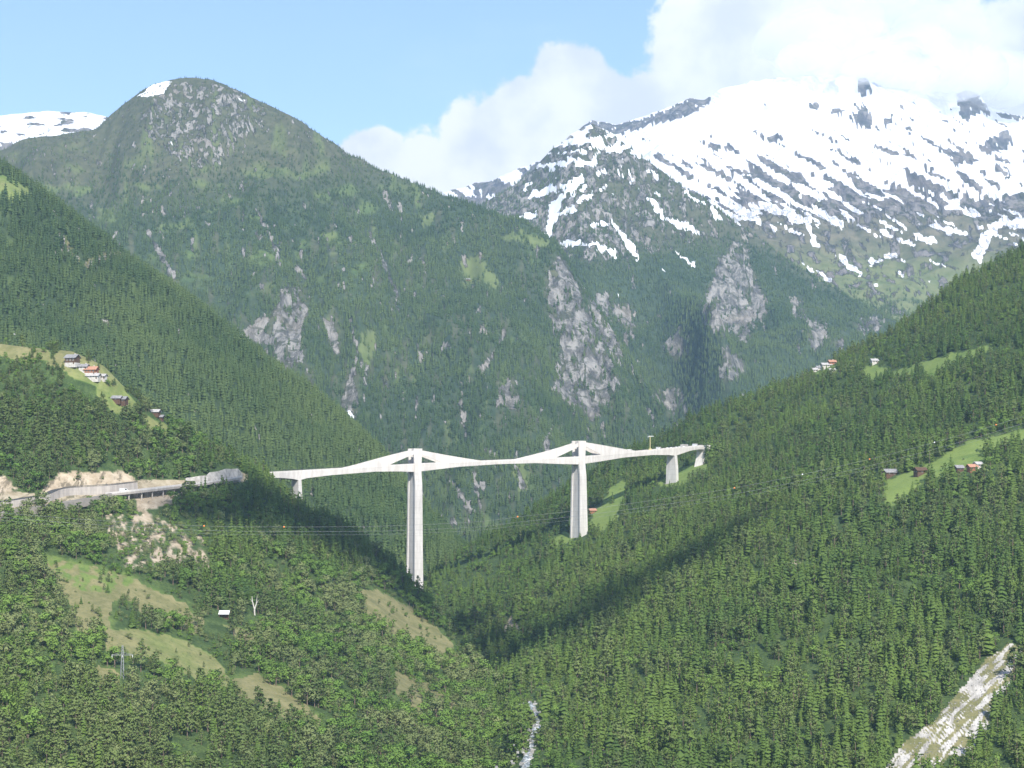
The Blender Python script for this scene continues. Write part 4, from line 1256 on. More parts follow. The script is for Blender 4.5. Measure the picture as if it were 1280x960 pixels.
small_pier(375, 34, 3.2, 4.4, 5.0, 6.0, 6.2)
small_pier(845, 29, 3.4, 4.2)
i0 = idx_at(845); T, N = frame(i0)
q = ctr[i0] + Vector((0, 0, -depth(i0) - 27.5))
bpart('footing', MB().loft([[q + T * a + N * b + Vector((0, 0, z)) for a, b in ((-4, -8), (4, -8), (4, 8), (-4, 8))] for z in (-5, 0)]), M['wallconcrete'])
i0 = idx_at(881); T, N = frame(i0); q = ctr[i0]
r = []
for z, a0, a1 in ((-0.8, -0.6, 1.2), (-6, -0.6, 1.2), (-11, -1.4, 1.2), (-16, -3.0, 0.5), (-21, -5.0, -1)):
    r.append([q + T * a + N * b + Vector((0, 0, z)) for a, b in ((a0, -4.9), (a1, -4.9), (a1, 4.97), (a0, 4.97))])
bpart('abutment', MB().loft(r), M['concrete'])
for i in range(0, len(ctr), 8):
    if 800 < PXS[i] < 884: keep_clear(ctr[i], 11)
for pxk in (725, 845, 520): keep_clear(ctr[idx_at(pxk)], 15)
for k in range(1, 4):      # keep the sight of the feet
    keep_clear(ctr[idx_at(845)] + Vector((4, -14 * k, 0)), 9); keep_clear(ctr[idx_at(725)] + Vector((2, -12 * k, 0)), 9)
for k in range(2): keep_clear(ctr[idx_at(875)] + Vector((0, -10 * k, 0)), 9)


# ------------------------------------------------------------------ road along the left hillside
def road_pts(lst):
    out = []
    for px_, py_, off in lst:
        g = ground(px_, py_ + 7, ('near_left',))
        out.append(V(px_, py_, g.y - off))
    return out


vpts = road_pts([(140, 617.5, 6), (175, 613.5, 8), (215, 609, 9), (253, 604.5, 8), (285, 599.5, 6), (303, 596.5, 4)])
vp, vk = catmull(vpts, 4.0)
viaduct = thing('road_viaduct', vp[len(vp) // 2], 'low grey road viaduct on thin columns along the left hillside below pale cut slopes', 'viaduct')
VO = viaduct.location.copy()


def sweep(mb, pts, sec):
    rings = []
    for i, p in enumerate(pts):
        T = (pts[min(i + 1, len(pts) - 1)] - pts[max(i - 1, 0)]); T.z = 0; T.normalize(); N = Vector((T.y, -T.x, 0))
        rings.append([p + N * a + Vector((0, 0, b)) for a, b in sec])
    return mb.loft(rings)


def local(mb, o):
    mb.v = [tuple(Vector(p) - o) for p in mb.v]; return mb


local(sweep(MB(), vp, [(-8, 0), (0, 0), (0, -1.5), (-2, -1.8), (-6, -1.8), (-8, -1.5)]), VO).build('deck', M['wallconcrete'], viaduct)
local(sweep(MB(), vp, [(-7.6, 0.004), (-0.5, 0.004), (-0.5, 0.05), (-7.6, 0.05)]), VO).build('road_surface', M['asphalt'], viaduct)
local(sweep(MB(), vp, [(-0.4, 0.05), (-0.05, 0.05), (-0.05, 1.0), (-0.4, 1.0)]), VO).build('parapet', M['concrete'], viaduct)
local(sweep(MB(), vp, [(-7.95, 0.05), (-7.65, 0.05), (-7.65, 0.9), (-7.95, 0.9)]), VO).build('parapet', M['concrete'], viaduct)
VPX = np.array([proj(p.x, p.y, p.z)[0] for p in vp])
for pxc in (165, 179, 193, 207, 221, 232, 243, 256, 270):
    i = int(np.argmin(np.abs(VPX - pxc)))
    for off in (1.6, 6.4):
        T = (vp[min(i + 1, len(vp) - 1)] - vp[max(i - 1, 0)]).normalized(); N = Vector((T.y, -T.x, 0))
        q = vp[i] - N * off - VO
        mb = MB(); mb.tube([q + Vector((0, 0, -30)), q + Vector((0, 0, -1.6))], 0.55, 8)
        mb.build('column', M['wallconcrete'], viaduct)
# plinth wall under the columns
pw = [V(173, 631, vp[int(np.argmin(np.abs(VPX - 175)))].y - 2), V(185, 631, vp[int(np.argmin(np.abs(VPX - 186)))].y - 2), V(197, 630.5, vp[int(np.argmin(np.abs(VPX - 197)))].y - 2)]
wall = thing('retaining_wall', pw[1], 'square grey concrete wall at the foot of the viaduct columns', 'retaining wall')
local(sweep(MB(), pw, [(-9, 0), (0, 0), (0.6, -14), (-9, -14)]), wall.location).build('wall', M['wallconcrete'], wall)
local(sweep(MB(), pw, [(-9.2, 0.003), (0.25, 0.003), (0.25, 0.4), (-9.2, 0.4)]), wall.location).build('coping', M['concrete'], wall)
for k in range(4): keep_clear(pw[1] + Vector((0, -8 * k, 0)), 9)
# pale sprayed cut slope wall above the road, right part
cs = [(232, 601.5, 596), (240, 601, 595), (250, 600, 593), (258, 599.5, 592.5), (262, 599, 587.5), (272, 597.5, 586.5), (282, 596, 582.5), (290, 594.5, 583.5), (297, 593.5, 583.0), (303, 593.5, 592)]
lo_, hi_ = [], []
for px_, b_, t_ in cs:
    i = int(np.argmin(np.abs(VPX - px_))); Y = vp[i].y + 9
    lo_.append(V(px_, b_ + 8, Y)); hi_.append(V(px_, b_ + (t_ - b_) * 0.75, Y + 4))
wall2 = thing('retaining_wall', lo_[4], 'stepped pale concrete wall holding the cut slope above the right end of the viaduct', 'retaining wall')
mb = MB()
for i in range(len(lo_) - 1):
    a, b, c_, d_ = lo_[i], lo_[i + 1], hi_[i + 1], hi_[i]
    o_ = Vector((0, 2.5, 0))
    m2 = MB().loft([[a, b, b + o_, a + o_], [d_, c_, c_ + o_, d_ + o_]])
    local(m2, wall2.location).build('wall_panel', M['gunite'], wall2)
# left: two level road with long retaining wall
rp = road_pts([(-60, 634, 3), (0, 628, 3), (40, 622, 3), (62, 618, 3), (80, 611, 3), (110, 608.5, 3), (140, 606.5, 3), (172, 603, 3)])
rpp, _ = catmull(rp, 5.0)
wall3 = thing('retaining_wall', rpp[len(rpp) // 2], 'long pinkish grey wall carrying the upper road left of the viaduct', 'retaining wall')
local(sweep(MB(), rpp, [(-7, 0), (0, 0), (0.5, -6.2), (-7, -6.2)]), wall3.location).build('wall', M['wallconcrete'], wall3)
local(sweep(MB(), rpp, [(-6.9, 0.004), (-0.5, 0.004), (-0.5, 0.05), (-6.9, 0.05)]), wall3.location).build('road_surface', M['asphalt'], wall3)
mb = MB(); sweep(mb, rpp, [(-0.45, 0.7), (-0.25, 0.7), (-0.25, 1.1), (-0.45, 1.1)])
for p in rpp: mb.box(p.x - .1, p.x + .1, p.y + .25, p.y + .45, p.z, p.z + 1.0)
local(mb, wall3.location).build('guard_rail', M['darksteel'], wall3)
lp = road_pts([(-60, 648, 6), (0, 641, 6), (50, 634, 6), (100, 626, 6), (140, 619, 6)])
lpp, _ = catmull(lp, 5.0)
road = sweep(MB(), [p + Vector((0, 0, 0.4)) for p in lpp], [(-8, 0), (0, 0), (1.5, -5), (-9, -5)]).build('road', plain('dusty_asphalt', (0.17, 0.155, 0.13), (0.25, 0.225, 0.19), 0.15))
road['kind'] = 'structure'
for p in rpp + vp: keep_clear(p, 8); keep_clear(p + Vector((0, -8, 0)), 4)
for p in lpp: keep_clear(p, 6)


# ------------------------------------------------------------------ vehicles and site things
def van(loc, rz, label, scale=1.0, mat='white', name='van'):
    t = thing(name, loc, label, 'van', None, rz); t.scale = (scale,) * 3
    pr = [(-2.5, .35), (-2.5, 2.2), (-2.3, 2.4), (1.2, 2.4), (1.75, 1.5), (2.5, 1.2), (2.55, .35)]
    MB().loft([[(x, -0.95, z) for x, z in pr], [(x, 0.95, z) for x, z in pr]]).build('body', M[mat], t)
    MB().loft([[(1.24, -.8, 2.3), (1.24, .8, 2.3), (1.3, .8, 2.35), (1.3, -.8, 2.35)], [(1.72, -.8, 1.6), (1.72, .8, 1.6), (1.8, .8, 1.62), (1.8, -.8, 1.62)]]).build('windscreen', M['glass'], t)
    for s in (-1, 1):
        MB().box(-0.2, 1.1, s * .955 - .01, s * .955 + .01, 1.45, 2.15).build('side_window', M['glass'], t)
    for x in (-1.6, 1.6):
        for s in (-1, 1):
            MB().tube([(x, s * .75, .35), (x, s * 1.0, .35)], .35, 12).build('wheel', M['rubber'], t)
    return t


def deck_at(pxq, off=0.0, dz=0.06):
    i = idx_at(pxq); T, N = frame(i)
    return ctr[i] + N * off + Vector((0, 0, dz)), math.atan2(T.y, T.x)


p, a = deck_at(794, -1.8); van(p, a, 'small white van driving on the bridge deck just right of the right tower walls', 1.15)
i = int(np.argmin(np.abs(VPX - 150))); T = (vp[i + 1] - vp[i]).normalized()
van(vp[i] + Vector((1.2, 4.0, 0.06)), math.atan2(T.y, T.x), 'white van parked at the left end of the viaduct under the sandy cut slope', 1.35)


def cabin(loc, rz, l, h, mat, label, w=2.4):
    t = thing('site_cabin', loc, label, 'site cabin', 'site cabins at the right end of the bridge', rz)
    MB().box(-l / 2, l / 2, -w / 2, w / 2, 0.12, h).build('wall', M[mat], t)
    MB().box(-l / 2 - .12, l / 2 + .12, -w / 2 - .12, w / 2 + .12, h + .003, h + .18).build('roof', M['paleroof'], t)
    for k in range(int(l // 2)):
        MB().box(-l / 2 + .6 + 2 * k, -l / 2 + 1.5 + 2 * k, -w / 2 - .03, -w / 2 + .02, 1.0, 1.9).build('window', M['glass'], t)
    MB().box(l / 2 - 1.1, l / 2 - .3, -w / 2 - .035, -w / 2 + .02, .15, 2.0).build('door', M['steel'], t)
    return t


p, a = deck_at(830, -3.0); cabin(p, a, 4.5, 2.3, 'white', 'low white site cabin nearest the yellow crane at the bridge end')
p, a = deck_at(864, -3.0); cabin(p, a, 9.5, 2.7, 'plaster', 'long pale site cabin on the bridge above the arch beside the hillside')
p, a = deck_at(877, -3.0); cabin(p, a, 5.5, 2.5, 'white', 'short white site cabin at the very right end of the bridge by the trees')
# small yellow crane with a white jib
p, a = deck_at(820.5, -3.0)
cr = thing('site_crane', p, 'slim yellow crane with short white jib near the right end of the bridge', 'crane')
MB().box(-.28, .28, -.28, .28, 0, 13.5).build('mast', M['yellow'], cr)
mb = MB(); mb.box(-1.5, 3.5, -.25, .25, 13.503, 14.0); mb.build('jib', M['white'], cr)
MB().box(-2.6, -1.2, -.5, .5, 12.6, 13.45).build('counterweight', M['steel'], cr)
MB().box(-1.4, 1.4, -1.2, 1.2, 0.003, 1.6).build('base', M['yellow'], cr)
for k, pxq in enumerate((836, 840.5, 846, 851.5, 856)):
    p, a = deck_at(pxq, 3.4)
    t = thing('road_barrier', p, ['low white barrier beside the site cabin nearest the crane', 'white barrier between the crane and the small pier of the bridge', 'white barrier above the small right pier of the bridge', 'white barrier above the left half of the last bridge arch', 'white barrier before the long pale cabin on the bridge'][k], 'barrier', 'barriers along the works on the bridge', a)
    MB().box(-1.4, 1.4, -.15, .15, .7, 1.5).build('board', M['white'], t)
    for s in (-1.1, 1.1): MB().box(s - .08, s + .08, -.25, .25, 0, .7).build('leg', M['steel'], t)


# ------------------------------------------------------------------ houses
def house(loc, rz, l, w, h, wallm, roofm, label, roof_h=None, base=None, nwin=3, name='chalet', cat='house', group=None, chim=True):
    l *= .82; w *= .82; h *= .8
    t = thing(name, loc, label, cat, group, rz)
    rh = roof_h or w * 0.32
    z0 = -2.5
    gb_ = MB()
    gb_.add([(-l / 2, -w / 2, z0), (l / 2, -w / 2, z0), (l / 2, w / 2, z0), (-l / 2, w / 2, z0), (-l / 2, -w / 2, h), (l / 2, -w / 2, h), (l / 2, w / 2, h), (-l / 2, w / 2, h), (-l / 2, 0, h + rh), (l / 2, 0, h + rh)],
            [(0, 3, 2, 1), (0, 1, 5, 4), (2, 3, 7, 6), (3, 0, 4, 8, 7), (1, 2, 6, 9, 5), (4, 5, 9, 8), (6, 7, 8, 9)])
    gb_.build('wall', M[wallm], t)
    if base:
        MB().box(-l / 2 - .08, l / 2 + .08, -w / 2 - .08, w / 2 + .08, z0, h * .22).build('base', M[base], t)
    e = 0.9
    sl_ = rh / (w / 2)
    rf = MB()
    for s in (-1, 1):
        rf.loft([[(-l / 2 - e, s * (w / 2 + e), h - sl_ * e + .05), (-l / 2 - e, 0, h + rh + .05), (-l / 2 - e, 0, h + rh + .35), (-l / 2 - e, s * (w / 2 + e), h - sl_ * e + .35)],
                 [(l / 2 + e, s * (w / 2 + e), h - sl_ * e + .05), (l / 2 + e, 0, h + rh + .05), (l / 2 + e, 0, h + rh + .35), (l / 2 + e, s * (w / 2 + e), h - sl_ * e + .35)]])
    ro = rf.build('roof', M[roofm], t)
    if chim: MB().box(l * .15, l * .15 + .8, .5, 1.3, h + rh * .6, h + rh + 1.1).build('chimney', M['plaster'], ro)
    for k in range(nwin):
        x = -l / 2 + l * (k + .7) / (nwin + .4)
        wn = MB().box(x - .55, x + .55, -w / 2 - .14, -w / 2 + .02, h * .48, h * .82).build('window', M['plaster'], t)
        MB().box(x - .42, x + .42, -w / 2 - .19, -w / 2 - .1, h * .51, h * .79).build('pane', M['glass'], wn)
    for y in ((-w * .22, w * .22) if w > 4 else (0,)):
        wn = MB().box(-l / 2 - .12, -l / 2 + .02, y - .5, y + .5, h * .5, h * .8).build('window', M['plaster'], t)
        MB().box(-l / 2 - .17, -l / 2 - .1, y - .38, y + .38, h * .53, h * .77).build('pane', M['glass'], wn)
    MB().box(l * .30, l * .30 + 1, -w / 2 - .13, -w / 2 + .02, 0, 2.1).build('door', M['wood'], t)
    keep_clear(loc, max(l, w) * .75)
    for k in (1, 2): keep_clear(Vector(loc) + Vector((0, -8 * k, 0)), max(l, w) * .6)
    return t


HAM = 'houses of the hamlet on the left hillside'
house(ground(91, 456), math.radians(-18), 11, 9, 6.5, 'wood', 'slate', 'dark timber chalet on a white base, topmost house of the left hamlet', base='plaster', group=HAM)
house(ground(105, 462), math.radians(-12), 8, 6, 3.6, 'plaster', 'slate', 'small white grey-roofed house between the dark chalet and the orange-roofed house', group=HAM, nwin=2)
house(ground(114, 467), math.radians(-10), 11, 8, 4.6, 'redwood', 'redroof', 'house with a bright orange roof in the middle of the left hamlet', base='plaster', group=HAM)
house(ground(118, 474), math.radians(-14), 12, 6, 3.2, 'plaster', 'paleroof', 'low pale-roofed house just below the orange-roofed house', group=HAM, nwin=4)
house(ground(128, 474), math.radians(-20), 6, 5, 3.0, 'plaster', 'paleroof', 'small pale outbuilding at the right edge of the left hamlet', group=HAM, nwin=1, chim=False)
house(ground(145, 501), math.radians(-8), 9, 6, 3.2, 'wood', 'slate', 'dark barn with grey roof, left one of the pair below the hamlet', name='barn', cat='barn', nwin=1, chim=False)
house(ground(154, 504), math.radians(-15), 9, 7, 4.4, 'wood', 'slate', 'dark barn with grey roof, right one of the pair below the hamlet', name='barn', cat='barn', nwin=2, chim=False)
house(ground(193, 518), math.radians(-10), 9, 6, 2.8, 'wood', 'paleroof', 'hut with a pale flat-looking roof among the trees down right of the hamlet', name='hut', cat='hut', nwin=1, chim=False)
house(ground(200, 524), math.radians(-10), 5, 4.5, 2.4, 'wood', 'slate', 'tiny dark hut just below the pale-roofed hut', name='hut', cat='hut', nwin=1, chim=False)
house(ground(17, 421), math.radians(-10), 8, 6, 2.6, 'plaster', 'paleroof', 'pale house at the far left edge of the hillside meadow', nwin=2, chim=False)
RG = 'timber huts on the right hillside meadow'
house(ground(1113, 596), math.radians(24), 13, 8, 4.2, 'wood', 'slate', 'largest dark timber barn at the left end of the right meadow', name='barn', cat='barn', group=RG, nwin=2, chim=False)
house(ground(1150, 594), math.radians(20), 10, 7, 4.4, 'wood', 'wood', 'dark brown timber barn alone in the middle of the right meadow', name='barn', cat='barn', group=RG, nwin=1, chim=False)
house(ground(1199, 590), math.radians(20), 7, 6, 3.6, 'wood', 'slate', 'dark hut half hidden by a spruce at the right end of the meadow', name='hut', cat='hut', group=RG, nwin=1, chim=False)
house(ground(1214, 589), math.radians(20), 8, 6, 3.8, 'redwood', 'redroof', 'reddish hut beside the trees at the right end of the meadow', name='hut', cat='hut', group=RG, nwin=2, chim=False)
house(ground(1223, 583), math.radians(25), 6, 5, 3.4, 'plaster', 'paleroof', 'small pale hut above the reddish hut on the right', name='hut', cat='hut', group=RG, nwin=1, chim=False)
CG = 'houses on the crest of the right hillside'
house(ground(1001, 467), math.radians(10), 16, 8, 3.4, 'redwood', 'slate', 'long low brown house at the left end of the crest group', group=CG, nwin=4)
house(ground(1016, 464), math.radians(10), 7, 6, 4.2, 'plaster', 'paleroof', 'small white house between the low brown house and the bright one', group=CG, nwin=2)
house(ground(1024, 463), math.radians(10), 6, 6, 4.0, 'plaster', 'slate', 'little white grey-roofed house on the crest', group=CG, nwin=2)
house(ground(1034, 460), math.radians(12), 13, 7, 4.6, 'plaster', 'paleroof', 'long bright white house on the crest', group=CG, nwin=4)
house(ground(1040, 456), math.radians(12), 9, 7, 4.2, 'redwood', 'redroof', 'house with an orange roof behind the bright white house on the crest', group=CG, nwin=2)
house(ground(1041, 466), math.radians(12), 7, 5, 3.4, 'plaster', 'paleroof', 'low white outbuilding below the bright white house on the crest', group=CG, nwin=1, chim=False)
house(ground(1094, 456), math.radians(12), 8, 6, 4.6, 'plaster', 'paleroof', 'single white house at the upper meadow against dark trees on the right', nwin=2)
house(ground(585, 351), math.radians(5), 16, 9, 3.6, 'redwood', 'slate', 'lone brown hut on the bright clearing high on the wooded mountain', name='hut', cat='hut', nwin=3, chim=False)
house(ground(740, 640), math.radians(25), 8, 6, 3.4, 'redwood', 'redroof', 'small reddish hut beside the foot of the right bridge pier', name='hut', cat='hut', nwin=1, chim=False)
sh_ = ground(280, 775)
t = thing('shed', sh_, 'small open shed with a bright white flat roof among the trees of the left hillside', 'shed')
MB().loft([[(-3.4, -1.6, 3.0), (3.4, -1.6, 3.0), (3.4, -1.6, 3.2), (-3.4, -1.6, 3.2)], [(-3.4, 1.9, 5.1), (3.4, 1.9, 5.1), (3.4, 1.9, 5.3), (-3.4, 1.9, 5.3)]]).build('roof', M['white'], t)
MB().box(-3, 3, 1.2, 1.5, -1, 4.4).build('back_wall', M['wood'], t)
for s in (-2.9, 2.9): MB().box(s - .12, s + .12, -1.3, -1.06, -1, 2.95).build('post', M['wood'], t)
for k in range(7): keep_clear(sh_ + Vector((0, -7 * k, 0)), 7.5)


# ------------------------------------------------------------------ power line
def wire_pts(lst, Y0=1000, Y1=1230):
    out = [V(a, b, Y0 + (Y1 - Y0) * max(0, (a + 60)) / 1400) for a, b in lst]
    return catmull(out, 12)[0]


W1 = [(-60, 634), (0, 641), (130, 651), (255, 657.5), (355, 658.7), (450, 658.2), (513, 656.5), (600, 652), (647, 646), (723, 638), (840, 622), (918, 610), (1003, 593), (1087, 574), (1168, 553), (1245, 531), (1340, 502)]
line = thing('power_line', V(620, 655, 1110), 'thin power cables with orange marker balls crossing the whole valley in front of the bridge', 'power line')
LO = line.location.copy()
for k, (dl, dr) in enumerate(((0, 0), (5.5, 8.5), (9.5, 13.0))):
    pts = [(a, b + dl + (dr - dl) * max(0, min(1, (a - 300) / 900)) * 1.0) for a, b in W1]
    mb = MB(); mb.tube(wire_pts(pts), 0.05 if k < 2 else 0.035, 4)
    w_ = local(mb, LO).build('cable', M['steel'], line)
    if k == 0: W_ = w_
ballpts = [(255, 657.5), (355, 658.7), (647, 646), (918, 610), (1003, 593), (1087, 574), (1168, 553), (1245, 531)]
ico = bmesh.new(); bmesh.ops.create_icosphere(ico, subdivisions=2, radius=0.48)
bm_ = bpy.data.meshes.new('marker_ball'); ico.to_mesh(bm_); ico.free(); bm_.materials.append(M['orange'])
bw_ = bm_.copy(); bw_.materials.clear(); bw_.materials.append(M['white'])
for k, (a, b) in enumerate(ballpts):
    o = link('marker_ball', bw_ if k in (4, 6) else bm_, line)
    o.location = V(a, b, 1000 + 230 * (a + 60) / 1400) - LO
    if k in (4, 6): o['label'] = 'white marker ball on the power cables'

# lattice pole with a crossarm, lower left
pb = ground(153, 846)
pyl = thing('power_pylon', pb, 'small pale lattice power pylon with one wide crossarm beside the lower left meadow', 'pylon')
for sx in (-.9, .9):
    for sy in (-.9, .9):
        MB().tube([(sx, sy, -1), (sx * .3, sy * .3, 18)], .13, 4).build('leg', M['steel'], pyl)
mb = MB()
for k in range(9):
    z0 = 2 * k; f0 = .9 * (1 - z0 / 18 * .67); f1 = .9 * (1 - (z0 + 2) / 18 * .67)
    for (a, b) in (((-1, -1), (1, -1)), ((1, -1), (1, 1)), ((1, 1), (-1, 1)), ((-1, 1), (-1, -1))):
        mb.tube([(a[0] * f0, a[1] * f0, z0), (b[0] * f1, b[1] * f1, z0 + 2)], .06, 3)
mb.build('bracing', M['steel'], pyl)
mb = MB(); mb.box(-6, 6, -.15, .15, 12.6, 12.85); mb.tube([(-6, 0, 12.8), (0, 0, 14.2), (6, 0, 12.8)], .08, 4); mb.build('crossarm', M['steel'], pyl)
for x in (-5.7, 0, 5.7):
    MB().tube([(x, -.3, 11.4), (x, -.3, 12.6)], .14, 6).build('insulator', M['white'], pyl)
for k in range(4): keep_clear(pb + Vector((0, -5 * k, 0)), 4)

# dead forked trunk
dp = ground(319, 768)
dt = thing('dead_tree', dp, 'bleached dead tree with a forked bare trunk in the left hillside wood', 'dead tree')
mb = MB(); mb.tube([(0, 0, -1), (-.2, 0, 4), (-1.6, 0, 9), (-1.9, 0, 12.5)], [.55, .5, .35, .12], 6); mb.build('trunk', M['palebark'], dt)
mb = MB(); mb.tube([(-.1, 0, 3.5), (1.1, .3, 8), (1.5, .2, 13)], [.42, .33, .1], 6); mb.build('limb', M['palebark'], dt)
mb = MB(); mb.tube([(-1.2, 0, 8), (-3, .2, 10.5)], [.2, .06], 5); mb.tube([(1.0, 0, 7.5), (2.6, .3, 10)], [.18, .05], 5); mb.build('branch', M['palebark'], dt)
for k in range(5): keep_clear(dp + Vector((0, -5 * k, 0)), 4)

# ------------------------------------------------------------------ stream, boulders
sp_ = [(650, 1010), (654, 980), (657, 962), (660, 947), (665, 931), (669, 916), (672, 902), (668, 890), (662, 878)]
spts = []
for a, b in sp_:
    ys = []
    for k in ('near_left', 'near_right'):
        try: ys.append(ground(a, b, (k,)).y)
        except ValueError: pass
    spts.append(V(a, b, min(ys) - 3 if ys else 1000))
for i in range(1, len(spts)):
    if spts[i].y < spts[i - 1].y: spts[i] = V(sp_[i][0], sp_[i][1], spts[i - 1].y + 12)
spp, _ = catmull(spts, 3.0)
m_w, t_w, b_w = new_mat('white_water')
pw_ = t_w.new('ShaderNodeNewGeometry').outputs['Position']
nn_ = t_w.noise(pw_, 0.35, 5, 0.7)
t_w.put(b_w.inputs['Base Color'], t_w.mix(t_w.ramp(nn_, 0.46, 0.60), (0.12, 0.14, 0.14), (0.55, 0.57, 0.57)))
b_w.inputs['Roughness'].default_value = 0.3
mb = MB(); rings = []
for i, p in enumerate(spp):
    wd = 1.5 + 0.8 * math.sin(i * .31) + 0.5 * math.sin(i * .93)
    rings.append([p + Vector((-wd, 0, .2)), p + Vector((-wd * .4, 0, .5 + .3 * math.sin(i * 2.1))), p + Vector((wd * .3, 0, .4 + .3 * math.sin(i * 1.7))), p + Vector((wd, 0, .2)), p + Vector((wd + 3, 0, -5)), p + Vector((-wd - 3, 0, -5))])
st_ = mb.loft(rings).build('stream', m_w); st_['kind'] = 'structure'
for p in spp: keep_clear(p, 3.6); keep_clear(p + Vector((0, -4, 0)), 2.8)


def rocks(name, pts, smin, smax, mat, label):
    mb = MB(); rr = random.Random(3)
    for p in pts:
        s = rr.uniform(smin, smax)
        bmx = [(Vector((x, y, z)).normalized() * s * rr.uniform(.7, 1.15)) for x in (-1, 1) for y in (-1, 1) for z in (-.7, .8)]
        vs = [tuple(Vector(p) + v) for v in bmx]
        mb.add(vs, [(0, 1, 3, 2), (4, 6, 7, 5), (0, 4, 5, 1), (2, 3, 7, 6), (0, 2, 6, 4), (1, 5, 7, 3)])
    o = mb.build(name, mat); tag(o, label, 'boulders', None, 'stuff'); return o


pts = []
for _ in range(260):
    p = random.choice(spp); pts.append(p + Vector((random.gauss(0, 4.5), random.uniform(-2, 2), random.uniform(-.2, .5))))
rocks('boulders', pts, .5, 1.7, M['boulder'], 'grey boulders scattered in and along the white mountain stream')
L = LAYERS['near_right']
ins = inpoly(L['px'], L['py'], SLIDE) > 0
ii, jj = np.nonzero(ins & (L['t'] > 0))
pts = []
for _ in range(1400):
    k = random.randrange(len(ii)); a, b = ii[k], jj[k]
    pts.append(Vector((L['X'][a, b] + random.uniform(-2, 2), L['Y'][a, b] + random.uniform(-2, 2), L['Z'][a, b] + random.uniform(-.3, .3))))
rocks('scree', pts,   .12, .55, M['boulder'], 'pale loose rocks covering the landslide strip at the lower right')
L = LAYERS['near_left']
ins = inpoly(L['px'], L['py'], [(135, 642), (180, 640), (215, 662), (250, 675), (266, 716), (180, 706), (150, 690)]) > 0
ii, jj = np.nonzero(ins & (L['t'] > 0)); pts = []
for _ in range(28):
    k = random.randrange(len(ii)); a, b = ii[k], jj[k]
    pts.append(Vector((L['X'][a, b], L['Y'][a, b], L['Z'][a, b])))
rocks('outcrop', pts, .5, 1.7, plain('tan_rock', (0.38, 0.31, 0.22), (0.55, 0.47, 0.36), 0.3), 'tan rock outcrops on the steep bushy slope below the viaduct')

# ------------------------------------------------------------------ unseen cloud added behind the camera, shaped to cast the valley's shadow band
CT = 4600.0
mb_c = bmesh.new()
shp = [(250, 636, 24), (290, 640, 34), (340, 640, 40), (390, 655, 40), (430, 680, 38), (480, 708, 36), (530, 745, 34), (575, 785, 32), (605, 808, 34), (640, 822, 34), (680, 808, 33), (720, 786, 32), (760, 763, 30), (800, 738, 28), (840, 714, 27), (880, 690, 23), (915, 668, 19), (942, 650, 13)]
shp = [(a, b, r_ * 0.84) for a, b, r_ in shp]
for (a, b, r_) in shp:
    try: g = ground(a, b)
    except ValueError: continue
    c_ = g + SUN * CT
    for q in range(3):
        o_ = Vector((random.gauss(0, r_ * .35), random.gauss(0, r_ * .35), random.gauss(0, r_ * .2)))
        bmesh.ops.create_icosphere(mb_c, subdivisions=3, radius=r_ * random.uniform(.7, .95), matrix=Matrix.Translation(c_ + o_))
for v in mb_c.verts:
    n_ = fbm(np.array([v.co.x / 22 + v.co.z / 30]), np.array([v.co.y / 22]), 3, 7)[0]
    v.co += v.normal * 6 * n_
me = bpy.data.meshes.new('cloud'); mb_c.to_mesh(me); mb_c.free()
me.materials.append(M['cloud'])
me.polygons.foreach_set('use_smooth', np.ones(len(me.polygons), bool))
co_ = link('cloud', me); co_['kind'] = 'structure'  # out of view, added only for the shadow it throws

# ------------------------------------------------------------------ place the trees
def zone_of(a, b, z):
    if z == 0:
        if b < 560: return 'in the wood around the hamlet on the left hillside'
        if b < 640: return 'beside the road viaduct on the left hillside' if a < 330 else 'on the ridge before the left end of the bridge'
        if b < 730:
            return 'below the road on the far left' if a < 130 else ('on the rocky slope under the viaduct' if a < 270 else 'on the dark ridge below the left end of the bridge')
        if b < 800:
            return 'left of the upper meadow on the left hillside' if a < 100 else ('between the two left meadows' if a < 270 else ('near the white-roofed shed' if a < 430 else 'along the tan slope in the middle'))
        if b < 870: return 'around the small power pylon at lower left' if a < 200 else ('below the lower left meadow' if a < 330 else ('in the bushy wood right of the white-roofed shed' if a < 480 else 'on the slope left of the stream'))
        return 'at the bottom left corner' if a < 150 else ('at the bottom edge under the left meadow' if a < 350 else ('at the bottom edge left of the stream' if a < 560 else 'on the left bank of the stream'))
    if b < 560: return 'on the crest of the right hillside'
    if b < 680: return 'in the wood right of the bridge' if a < 1080 else 'around the right meadow with the barns'
    if b < 780: return 'on the valley side below the right pier' if a < 800 else ('in the wood below the right meadow' if a > 1060 else 'in the middle of the right forest')
    if b < 880: return 'in the gorge just right of the stream' if a < 800 else ('beside the upper end of the pale landslide' if a > 1100 else 'in the lower middle of the right forest')
    return 'on the right bank of the stream' if a < 780 else ('at the bottom edge of the right forest' if a < 1060 else ('left of the pale landslide' if a < 1170 else 'at the bottom right corner beside the landslide'))


